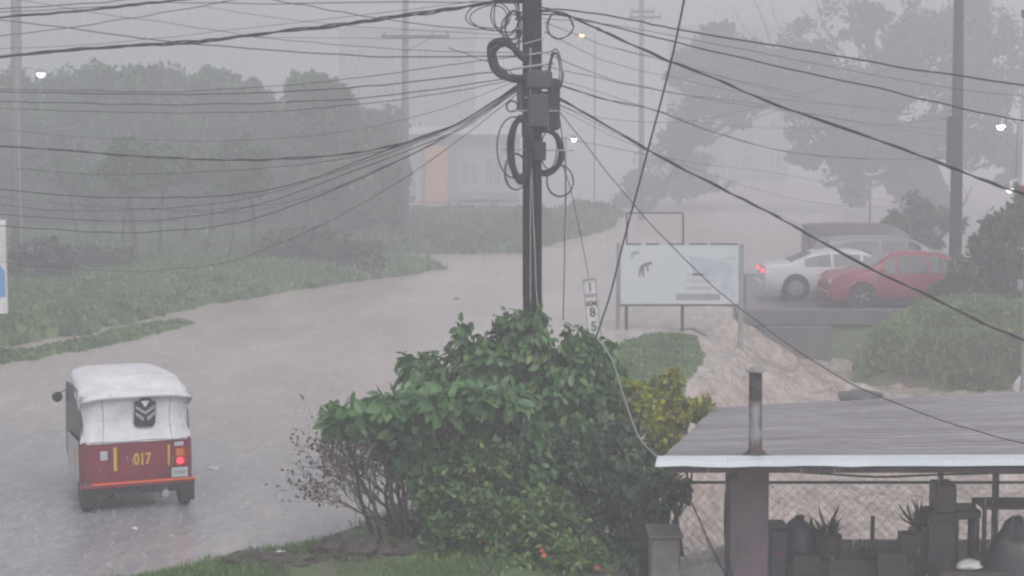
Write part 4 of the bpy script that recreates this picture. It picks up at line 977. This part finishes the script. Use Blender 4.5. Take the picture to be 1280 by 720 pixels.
# box pillar left
o=empty('concrete_pedestal',((838-640)*S(17),17.2,0),label='grey square concrete pedestal at the left end of the shed',cat='pedestal')
zt=P(838,672,17).z; MB().box(-.16,.12,-.25,.25,-.5,zt,.02).build('block',M['concrete'],o); MB().box(-.19,.15,-.28,.28,zt+.002,zt+.035,.01).build('cap',M['concretepole'],o)
cable('thick black hose hanging down left of the purple column',[(920,588),(910,608),(907,640),(908,680),(915,725)],.017,15.9,15.9,1,name='hose',cat='hose')
cable('twisted pair of thin wires under the roof corner',[(842,588),(855,612),(870,640),(885,675),(900,705),(912,730)],.005,16.2,16.2,2,name='hanging_wire',cat='wire',gap=.03)
cable('slack black cable strung under the shed roof along the fence',[(967,588),(1030,592),(1100,596),(1180,593),(1280,591),(1400,592)],.011,16.6,16.6,1,name='slack_cable')
# chain link fence
fd=18.2; fe=empty('chain_link_fence',((1120-640)*S(fd),fd,-.3),label='chain link fence at the back of the shed, before the creek',cat='fence'); fo=fe.location
zt=P(0,603,fd).z-fo.z; xa=(967-640)*S(fd)-fo.x; xb=(1420-640)*S(fd)-fo.x
MB().tube([(xa-1.0,0,zt),(xb,0,zt)],.016,8).build('top_rail',M['darksteel'],fe,smooth=True)
mb=MB(); step=.11; x=xa-3
while x<xb:
    for sgn in (1,-1):
        pts=[]
        x_=x; zc=zt
        a0=x; b0=x+sgn*zt
        p0=[a0,zt]; p1=[b0,0.0]
        # clip horizontally
        def clipx(p,q,lo,hi):
            (ax,az),(bx_,bz_)=p,q
            if ax==bx_: return p,q
            def at_(X): t=(X-ax)/(bx_-ax); return [X,az+(bz_-az)*t]
            if max(ax,bx_)<lo or min(ax,bx_)>hi: return None
            if ax<lo: p=at_(lo)
            if ax>hi: p=at_(hi)
            if bx_<lo: q=at_(lo)
            if bx_>hi: q=at_(hi)
            return p,q
        r_=clipx(p0,p1,xa-.9,xb)
        if r_: mb.tube([(r_[0][0],sgn*.003,r_[0][1]),(r_[1][0],sgn*.003,r_[1][1])],.0022,3,cap=False)
    x+=step
mb.build('wire_mesh',M['steel'],fe)
for px in (1098,1300): 
    xx=(px-640)*S(fd)-fo.x; MB().tube([(xx,0,-.1),(xx,0,P(0,645 if px==1098 else 600,fd).z-fo.z)],.022,8).build('post',M['darksteel'],fe)
# low wall & yard items
YD=17.4
def yz(py,d=YD): return P(0,py,d).z
def yx(px,d=YD): return (px-640)*S(d)
o=tag(MB().box(yx(966),yx(1420),YD,YD+.18,-.35,yz(679),.01).build('low_wall',M['concrete']),'low dark wall at the back of the shed below the fence','wall')
def item(name,label,cat,px,d=YD-.35): return empty(name,(yx(px,d),d,-.3),label=label,cat=cat)
d=YD-.35
o=item('water_drum','round topped dark blue drum beside the purple column','drum',1003); w=17*S(d); zt=yz(648,d)+.3
MB().lathe([(w*.9,0),(w,.05),(w,zt*.33),(w*1.03,zt*.35),(w,zt*.37),(w,zt*.66),(w*1.03,zt*.68),(w,zt*.7),(w*.98,zt-.13),(w*.8,zt-.05),(w*.4,zt)],(0,0,0),'z',20).build('barrel',M['blueplastic'],o,smooth=40)
MB().lathe([(.04,zt),(.05,zt+.02),(.04,zt+.03)],(.02,0,0),'z',10).build('cap',M['black'],o)
o=item('storage_box','flat dark plastic box between the column and the drum','box',976); zt=yz(655,d)+.3
MB().box(-.09,.09,-.2,.2,0,zt-.03,.02).build('body',M['blueplastic'],o); MB().box(-.1,.1,-.21,.21,zt-.028,zt,.01).build('lid',M['black'],o)
MB().box(-.02,.03,-.215,-.203,zt-.28,zt-.23,.0).build('red_label',M['red'],o)
def potted(label,px,top,w_,d,n,ptop,mt=L['dark'],leaf=.12,tm='blade'):
    o=item('potted_plant',label,'plant',px,d); zt=yz(ptop,d)+.3
    MB().lathe([(w_*.7,0),(w_*.95,zt-.06),(w_*1.05,zt-.06),(w_*1.05,zt)],(0,0,0),'z',16).build('pot',M['wood'],o,smooth=40)
    hh=yz(top,d)+.3-zt; N=n
    C=np.zeros((N,3)); C[:,2]=zt-.02; C[:,:2]=rng.normal(size=(N,2))*w_*.35
    ax=rng.normal(size=(N,3))*.55; ax[:,2]=rng.uniform(.5,1,N); nr=rng.normal(size=(N,3)); nr[:,2]+=1
    leaves('foliage',C,hh*rng.uniform(.5,1.1,N),ax,nr,mt,o,'blade')
    return o
potted('spiky potted plant on a square pot right of the drum',1042,628,.13,d,40,668)
potted('small drooping potted plant between the drum and the spiky plant',1024,640,.07,d+.1,26,665,leaf=.07)
potted('leafy potted plant at the left foot of the dark cabinet',1160,618,.12,d,40,660,leaf=.09)
potted('tiny potted plant on the wall end in the middle of the shed',1090,668,.06,d,20,686,leaf=.05)
o=item('cabinet','tall dark metal cabinet standing at the back right of the shed','cabinet',1184); 
MB().box(-.17,.10,-.2,.15,0,yz(636,d)+.3,.01).build('lower_cabinet',M['wood'],o); MB().box(-.09,.11,-.18,.12,yz(636,d)+.302,yz(602,d)+.3,.01).build('upper_cabinet',M['darksteel'],o)
MB().box(-.16,.09,-.215,-.202,.3,yz(650,d)+.3).build('door',M['darksteel'],o)
# chair beside
o=item('wooden_chair','dark chair with an open frame right of the cabinet','chair',1212)
zs=yz(645,d)+.3; 
for sx in(-.09,.11):
    for sy in(-.15,.15): MB().box(sx-.015,sx+.015,sy-.015,sy+.015,0,zs-.002).build('leg',M['wood'],o)
MB().box(-.14,.14,-.18,.18,zs,zs+.1,.02).build('seat',M['black'],o); MB().box(-.14,-.10,.14,.18,zs+.102,zs+.34,.01).build('back_post',M['wood'],o)
o=item('table_frame','bare dark table frame with thin legs near the right edge','table',1262,d-.1)
zs=yz(628,d-.1)+.3
MB().box(-.24,.4,-.2,.25,zs-.03,zs,.005).build('table_top',M['wood'],o)
for sx in(-.22,.38):
    for sy in(-.18,.22): MB().box(sx-.018,sx+.018,sy-.018,sy+.018,0,zs-.032).build('leg',M['wood'],o)
o=item('covered_bundle','rounded dark covered bundle at the right edge of the shed','bundle',1276,d-.45); 
mb=MB(); mb.blob((0,0,.45),(.30,.25,.62),3,.3,18,12); mb.blob((.06,0,.92),(.12,.12,.2),5,.2,14,9); tag(o); mb.build('cover',M['black'],o,smooth=True)
o=item('white_bag','small pale plastic bag on the floor of the shed','bag',1222,d-.6); zt=yz(702,d-.6)+.3
MB().box(-.3,.35,-.15,.3,0,zt-.07,.01).build('crate',M['wood'],o); MB().blob((0,0,zt-.03),(.12,.1,.045),2,.5).build('bag',M['litter'],o,smooth=True)
o['label']='dark wooden crate with a small pale plastic bag on it'; o['category']='crate'; o.name='wooden_crate'
o=item('garden_planter','long dark planter with mixed leaves along the low wall','planter',1080,d-.15); zt=yz(692,d-.15)+.3
MB().box(-.7,.55,-.12,.12,0,zt-.05,.02).build('trough',M['wood'],o)
C=np.stack([rng.uniform(-.7,.55,420),rng.uniform(-.1,.1,420),rng.uniform(-.5,.0,420)+zt],-1); leaves('foliage',C,.09*rng.uniform(.4,1,420),rng.normal(size=(420,3)),rng.normal(size=(420,3)),L['dark'],o,'quad')
for px,py,w_,h_,dd,lab in [(1012,690,.12,.3,.25,'dark crate in front of the round topped drum'),(1062,696,.15,.22,.3,'low wide dark crate below the spiky potted plant'),(1120,688,.13,.26,.28,'dark crate halfway between the thin post and the cabinet'),(1143,664,.09,.5,.05,'narrow dark crate stack leaning on the left of the cabinet'),(1238,690,.10,.3,.3,'dark crate under the bare table frame')]:
    d2=YD-.35-dd; o=item('wooden_crate',lab,'crate',px,d2); zt=yz(py,d2)+.3; o['group']='crates under the shed roof'; mb=MB(); nsl=max(3,int(zt/.09))
    for k in range(nsl):
        z0_=k*zt/nsl; mb.box(-w_+random.uniform(-.01,.01),w_,-.12,-.10,z0_+.01,z0_+zt/nsl-.012)
    mb.box(-w_+.015,w_-.015,-.098,.12,0,zt-.02); mb.build('slats',M['wood'],o); MB().box(-w_-.005,-w_+.025,-.128,-.121,0,zt).build('batten',M['wood'],o); MB().box(w_-.025,w_+.005,-.128,-.121,0,zt).build('batten',M['wood'],o)
# ------------------------------------------------------------------ rock, debris, spout
p=G(1076,500,-.95); tag(MB().blob((0,0,0),(.42,.35,.16),4,.35,18,10,2).build('rock',M['rock'],None,smooth=True,loc=(p.x,p.y,-.9)),'flat dark rock in the foaming creek beyond the shed roof','rock')
mb=MB(); pts=[P(1285,462,34),P(1276,472,34),P(1270,482,34),P(1266,496,34)]; o0=pts[0].copy()
for k in range(5): mb.tube(spline([p-o0+Vector((random.uniform(-.04,.04),random.uniform(-.05,.05),0))*(.5+i*.6) for i,p in enumerate(pts)],5),[.03]*16,6)
M['foam']=mat('white_water',(.6,.57,.55),.4)
tag(mb.build('water_spout',M['foam'],None,smooth=True,loc=o0),'white spout of water pouring into the creek at the right edge','water spout')
mb=MB()
o=[]
for i,(px,py,r,m,l,cat) in enumerate([(349,712,.055,'litter','white scrap of litter in the grass, left one','litter'),(419,715,.055,'litter','white scrap of litter on the muddy bank, right one','litter'),(168,659,.03,'litter','pale scrap floating behind the mototaxi','litter'),(266,584,.04,'litter','pale floating scrap right of the mototaxi','litter'),(571,373,.07,'wood','dark stick drifting on the far flood water','driftwood')]):
    g=G(px,py,.05); z=max(float(hpt(g.x,g.y)),.03); tag(MB().blob((0,0,.01),(r*1.5,r,r*.5),i,.5,10,6).build('floating_scrap' if m=='litter' else 'driftwood',M[m],None,loc=(g.x,g.y,z),rz=i),l,cat)
# soil heaps
for px,py,rx,ry,hz,l in [(440,716,.45,.35,.17,'dark wet soil heap at the left foot of the bush'),(330,728,.5,.3,.10,'low flat soil heap left of the dark heap, with litter beside it'),(520,712,.4,.3,.14,'soil heap under the bare shrub')]:
    g=G(px,py,0); z=float(hpt(g.x,g.y)); mb=MB().blob((0,0,-.03),(rx,ry,hz),px,.5,48,24,3.5)
    tag(mb.build('soil_heap',M['soil'],None,smooth=True,loc=(g.x,g.y,z)),l,'soil heap','soil heaps on the bank')
# ------------------------------------------------------------------ foreground shrubs
def shrub(name,label,bpx,bpy,D,clumps,n,size,mt,tmpl='oval',r0=.035,stems=7,droop=.6,sub=14,spread=.33,stemmat=None,flowers=0,rd=None):
    x=(bpx-640)*S(D); g=float(hpt(x,D)); t=empty(name,(x,D,g),label=label,cat='shrub',group='shrubs around the main pole')
    rel=[]
    for c in clumps:
        c=CL(*c); rel.append((c[0]-x,c[1]-D,c[2]-g,*c[3:]))
    mb=MB()
    for i,c in enumerate(rel):
        for j in range(max(1,stems//len(rel)+1)):
            b=Vector((random.uniform(-.2,.2),random.uniform(-.2,.2),-.05)); b.x+=c[0]*.35
            e=Vector(c[:3])+Vector((random.uniform(-.6,.6)*c[3],random.uniform(-.5,.5)*c[4],random.uniform(-.2,.7)*c[5]))
            q=limb(mb,b,e,r0,r0*.25,.12,6,i*5+j)
            for k in range(3): limb(mb,q[2+k],q[2+k]+Vector((random.uniform(-.3,.3),random.uniform(-.3,.3),random.uniform(.1,.4))),r0*.35,r0*.12,.2,4,k+i)
    mb.build('stems',stemmat or M['bark'],t,smooth=True)
    crown('foliage',rel,n,size,mt,t,tmpl,droop,sub,spread)
    if flowers:
        p,o_=cloud(rel,flowers); C=np.repeat(p,5,0); a=np.tile(np.arange(5)*1.2566,len(p)); ax=np.stack([np.cos(a),np.full_like(a,-.4),np.sin(a)],-1)
        leaves('flowers',C,.035,ax,np.tile([[0,-1.,.2]],(len(C),1)),M['flower'],t,'quad')
    return t
shrub('climbing_shrub','tallest dark green shrub wrapped around the foot of the main pole',660,700,19.4,[(655,425,19.5,38,34),(620,450,19.4,38,32),(700,450,19.4,45,36),(660,500,19.3,75,48),(745,455,19.4,35,30),(640,560,19.2,85,50),(735,520,19.3,60,50),(577,413,19.4,10,16),(574,432,19.4,12,14),(636,400,19.4,16,13),(664,398,19.5,20,13),(722,418,19.4,18,13),(752,430,19.4,12,12),(510,455,19.3,12,14),(540,450,19.3,9,14),(590,450,19.4,34,26),(530,462,19.3,24,20),(755,590,19.2,60,60),(560,500,19.3,55,40)],16000,.115,L['mid'],droop=.9,sub=30,spread=.26,stems=24)
shrub('inner_shrub','dark shrub filling the middle behind the light low plants',640,715,18.9,[(600,600,18.9,85,60),(690,610,18.9,85,65),(770,620,18.9,50,70),(640,660,18.8,110,50),(770,560,19.0,45,45),(740,690,18.8,70,40),(560,560,18.9,55,55),(800,600,19,25,40)],12000,.095,L['dark'],droop=.6,sub=30,spread=.3,stems=20)
shrub('broad_leaf_shrub','shrub with big pale green drooping leaves on the left of the bush',510,715,18.3,[(450,520,18.3,38,24),(500,510,18.3,45,24),(560,505,18.2,55,26),(610,500,18.2,50,22),(520,550,18.3,45,26),(540,590,18.4,35,30),(425,525,18.3,18,18)],2100,.175,L['broad'],droop=.55,sub=16,spread=.36,stems=10,r0=.028)
shrub('yellow_shrub','yellow green shrub on the right of the bush beside the shed roof',810,715,19.9,[(838,480,19.9,24,17),(868,512,19.9,24,15),(820,500,19.9,26,20),(850,520,19.9,24,18),(815,530,19.8,32,26),(790,495,19.8,24,22),(840,556,19.8,20,18),(810,570,19.7,38,35),(800,610,19.6,35,40)],8500,.075,L['yellow'],tmpl='quad',droop=.2,sub=24,spread=.28,stems=14)
shrub('flowering_shrub','low light green shrub with small orange flowers at the bottom centre',620,745,17.6,[(600,640,17.7,55,40),(560,690,17.6,45,40),(650,690,17.5,60,45),(720,700,17.6,50,35),(600,580,18.0,45,30),(690,640,17.8,40,30),(545,620,17.9,30,35)],10000,.08,L['low'],droop=.1,sub=30,spread=.3,stems=18,flowers=26,r0=.015)
shrub('dangling_shrub','thin drooping grey green growth under the left roof corner',815,715,17.6,[(800,600,17.8,30,40),(845,610,17.9,20,24),(820,660,17.7,24,40),(800,690,17.6,30,30)],1100,.10,L['dark'],droop=.9,sub=18,spread=.4,stems=10,r0=.012)
# bare shrub
D=18.7; x=(507-640)*S(D); g=float(hpt(x,D)); bs=empty('bare_shrub',(x,D,g),label='nearly leafless brown twiggy shrub at the left foot of the bush',cat='shrub',group='shrubs around the main pole')
mb=MB(); tips=[]
def grow(p,d,l,r,lev):
    q=[p]; 
    for i in range(4):
        d=(d+Vector((random.uniform(-.25,.25),random.uniform(-.25,.25),random.uniform(-.12,.16)))).normalized(); p=p+d*l/4; q.append(p)
    mb.tube(q,[r*(1-.12*i) for i in range(5)],5 if lev<2 else 3,cap=False)
    if lev>=4: tips.append(p); tips.append(q[2]); return
    for k in range(3 if lev<3 else 2):
        nd=(d+Vector((random.uniform(-.75,.75),random.uniform(-.7,.7),random.uniform(-.45,.6)))).normalized()
        grow(q[random.randint(2,4)],nd,l*random.uniform(.62,.85),r*.55,lev+1)
for k in range(13):
    t=Vector((random.uniform(-1.25,.1),random.uniform(-.4,.4),random.uniform(.5,1.1))).normalized()
    grow(Vector((random.uniform(-.1,.1),random.uniform(-.1,.1),0)),t,.58,.016,0)
mb.build('twigs',mat('twig_bark',(.13,.1,.1),.7),bs)
T=np.array([tuple(t) for t in tips]); N=len(T)
T=np.concatenate([T,T+rng.normal(size=T.shape)*.04]); N=len(T)
leaves('dry_leaves',T,.045*rng.uniform(.5,1.3,N),rng.normal(size=(N,3)),rng.normal(size=(N,3)),L['dry'],bs,'quad')
# two dark stems right of it
for px,l in ((505,'slim dark trunk rising beside the bare shrub'),):
    pass
N=15000; Y=rng.uniform(5,26,N)**1.0; X=rng.uniform(-.34,.34,N)*Y; Z=rng.uniform(-.2,9,N)
C=np.stack([X,Y,Z],-1); a_=np.tile([[.04,0,-1.]],(N,1))+rng.normal(size=(N,3))*.01
M['rain']=bpy.data.materials.new('rain_water'); M['rain'].use_nodes=True; b=M['rain'].node_tree.nodes['Principled BSDF']; b.inputs['Base Color'].default_value=(.8,.82,.85,1); b.inputs['Roughness'].default_value=.1; b.inputs['Alpha'].default_value=.27
def drops(name,C,ln,wd,ax):
    # slim six sided drops
    N=len(C); t=np.array([(0,0,0),(.25,1,0),(.25,-.5,.87),(.25,-.5,-.87),(1,0,0)]); FS=[(0,1,2),(0,2,3),(0,3,1),(4,2,1),(4,3,2),(4,1,3)]
    V=np.repeat(C[:,None,:],5,1); V=V+t[None,:,0:1]*ax[:,None,:]*ln[:,None,None]; V[:,:,0]+=t[None,:,1]*wd[:,None]; V[:,:,1]+=t[None,:,2]*wd[:,None]
    F_=(np.array(FS)[None]+(np.arange(N)*5)[:,None,None]).reshape(-1,3)
    me=bpy.data.meshes.new(name); me.from_pydata(V.reshape(-1,3).tolist(),[],F_.tolist()); return link(name,me,M['rain'])
tag(drops('rain',C,rng.uniform(.02,.05,N),rng.uniform(.0009,.0016,N),a_),'falling raindrops filling the air over the street',kind='stuff',cat='rain')
# splash crowns on the water
N=7000; Y=16+rng.uniform(0,1,N)**1.6*36; X=rng.uniform(-.3,.3,N)*Y; hz_=height(X,Y); wz_,tz_=wheight(X,Y); k=(wz_>hz_); X,Y,wz_=X[k],Y[k],wz_[k]; N=len(X)
C=np.stack([np.repeat(X,3)+rng.normal(size=N*3)*.012,np.repeat(Y,3)+rng.normal(size=N*3)*.012,np.repeat(wz_,3)+rng.uniform(.02,.045,N*3)],-1)
tag(drops('rain_splashes',C,rng.uniform(.02,.04,N*3),rng.uniform(.002,.0045,N*3),np.tile([[0,0,-1.]],(N*3,1))),'small splashes where the rain hits the flood water',kind='stuff',cat='rain')
# ------------------------------------------------------------------ haze
hz=MB().box(-310,310,-30,600,-3,14.5).build('haze',None); tag(hz,kind='stuff',label='grey rain haze filling the air over the whole street',cat='haze')
m=bpy.data.materials.new('rain_haze'); m.use_nodes=True; nt=m.node_tree; nt.nodes.remove(nt.nodes['Principled BSDF'])
v=nt.nodes.new('ShaderNodeVolumePrincipled'); v.inputs['Density'].default_value=.0122; v.inputs['Color'].default_value=(.935,.94,.988,1); v.inputs['Anisotropy'].default_value=.3
nt.links.new(v.outputs[0],nt.nodes['Material Output'].inputs['Volume']); hz.data.materials.append(m)
# ------------------------------------------------------------------ light
w=bpy.data.worlds.new('World'); scene.world=w; w.use_nodes=True; nt=w.node_tree; bg=nt.nodes['Background']
SE,SR=R(52),R(20)
sky=nt.nodes.new('ShaderNodeTexSky'); sky.sky_type='NISHITA'; sky.sun_disc=False; sky.sun_elevation=SE; sky.sun_rotation=math.pi-SR; sky.dust_density=4; sky.air_density=1
hs=nt.nodes.new('ShaderNodeHueSaturation'); hs.inputs['Saturation'].default_value=.16
nt.links.new(sky.outputs[0],hs.inputs['Color']); tn=nt.nodes.new('ShaderNodeMix'); tn.data_type='RGBA'; tn.blend_type='MULTIPLY'; tn.inputs[0].default_value=1; tn.inputs[7].default_value=(1.0,.99,1.01,1); nt.links.new(hs.outputs[0],tn.inputs[6]); nt.links.new(tn.outputs[2],bg.inputs[0]); bg.inputs[1].default_value=.15
sd=bpy.data.lights.new('sun','SUN'); sd.energy=.6; sd.angle=R(50); sd.color=(1,.97,.94); sun=bpy.data.objects.new('sun',sd); col.objects.link(sun)
sun.rotation_euler=(math.pi/2-SE,0,SR) ; sun.location=(0,0,30)
scene.view_settings.view_transform='Standard'; scene.view_settings.look='None'; scene.view_settings.gamma=1; scene.view_settings.use_curve_mapping=False
scene.view_settings.exposure=.2
scene.render.engine='CYCLES'; cy=scene.cycles
cy.use_denoising=True; cy.volume_bounces=2; cy.max_bounces=6; cy.diffuse_bounces=3; cy.glossy_bounces=3; cy.transmission_bounces=2; cy.filter_width=2.3
cy.sample_clamp_indirect=4
scene.render.threads_mode='AUTO'
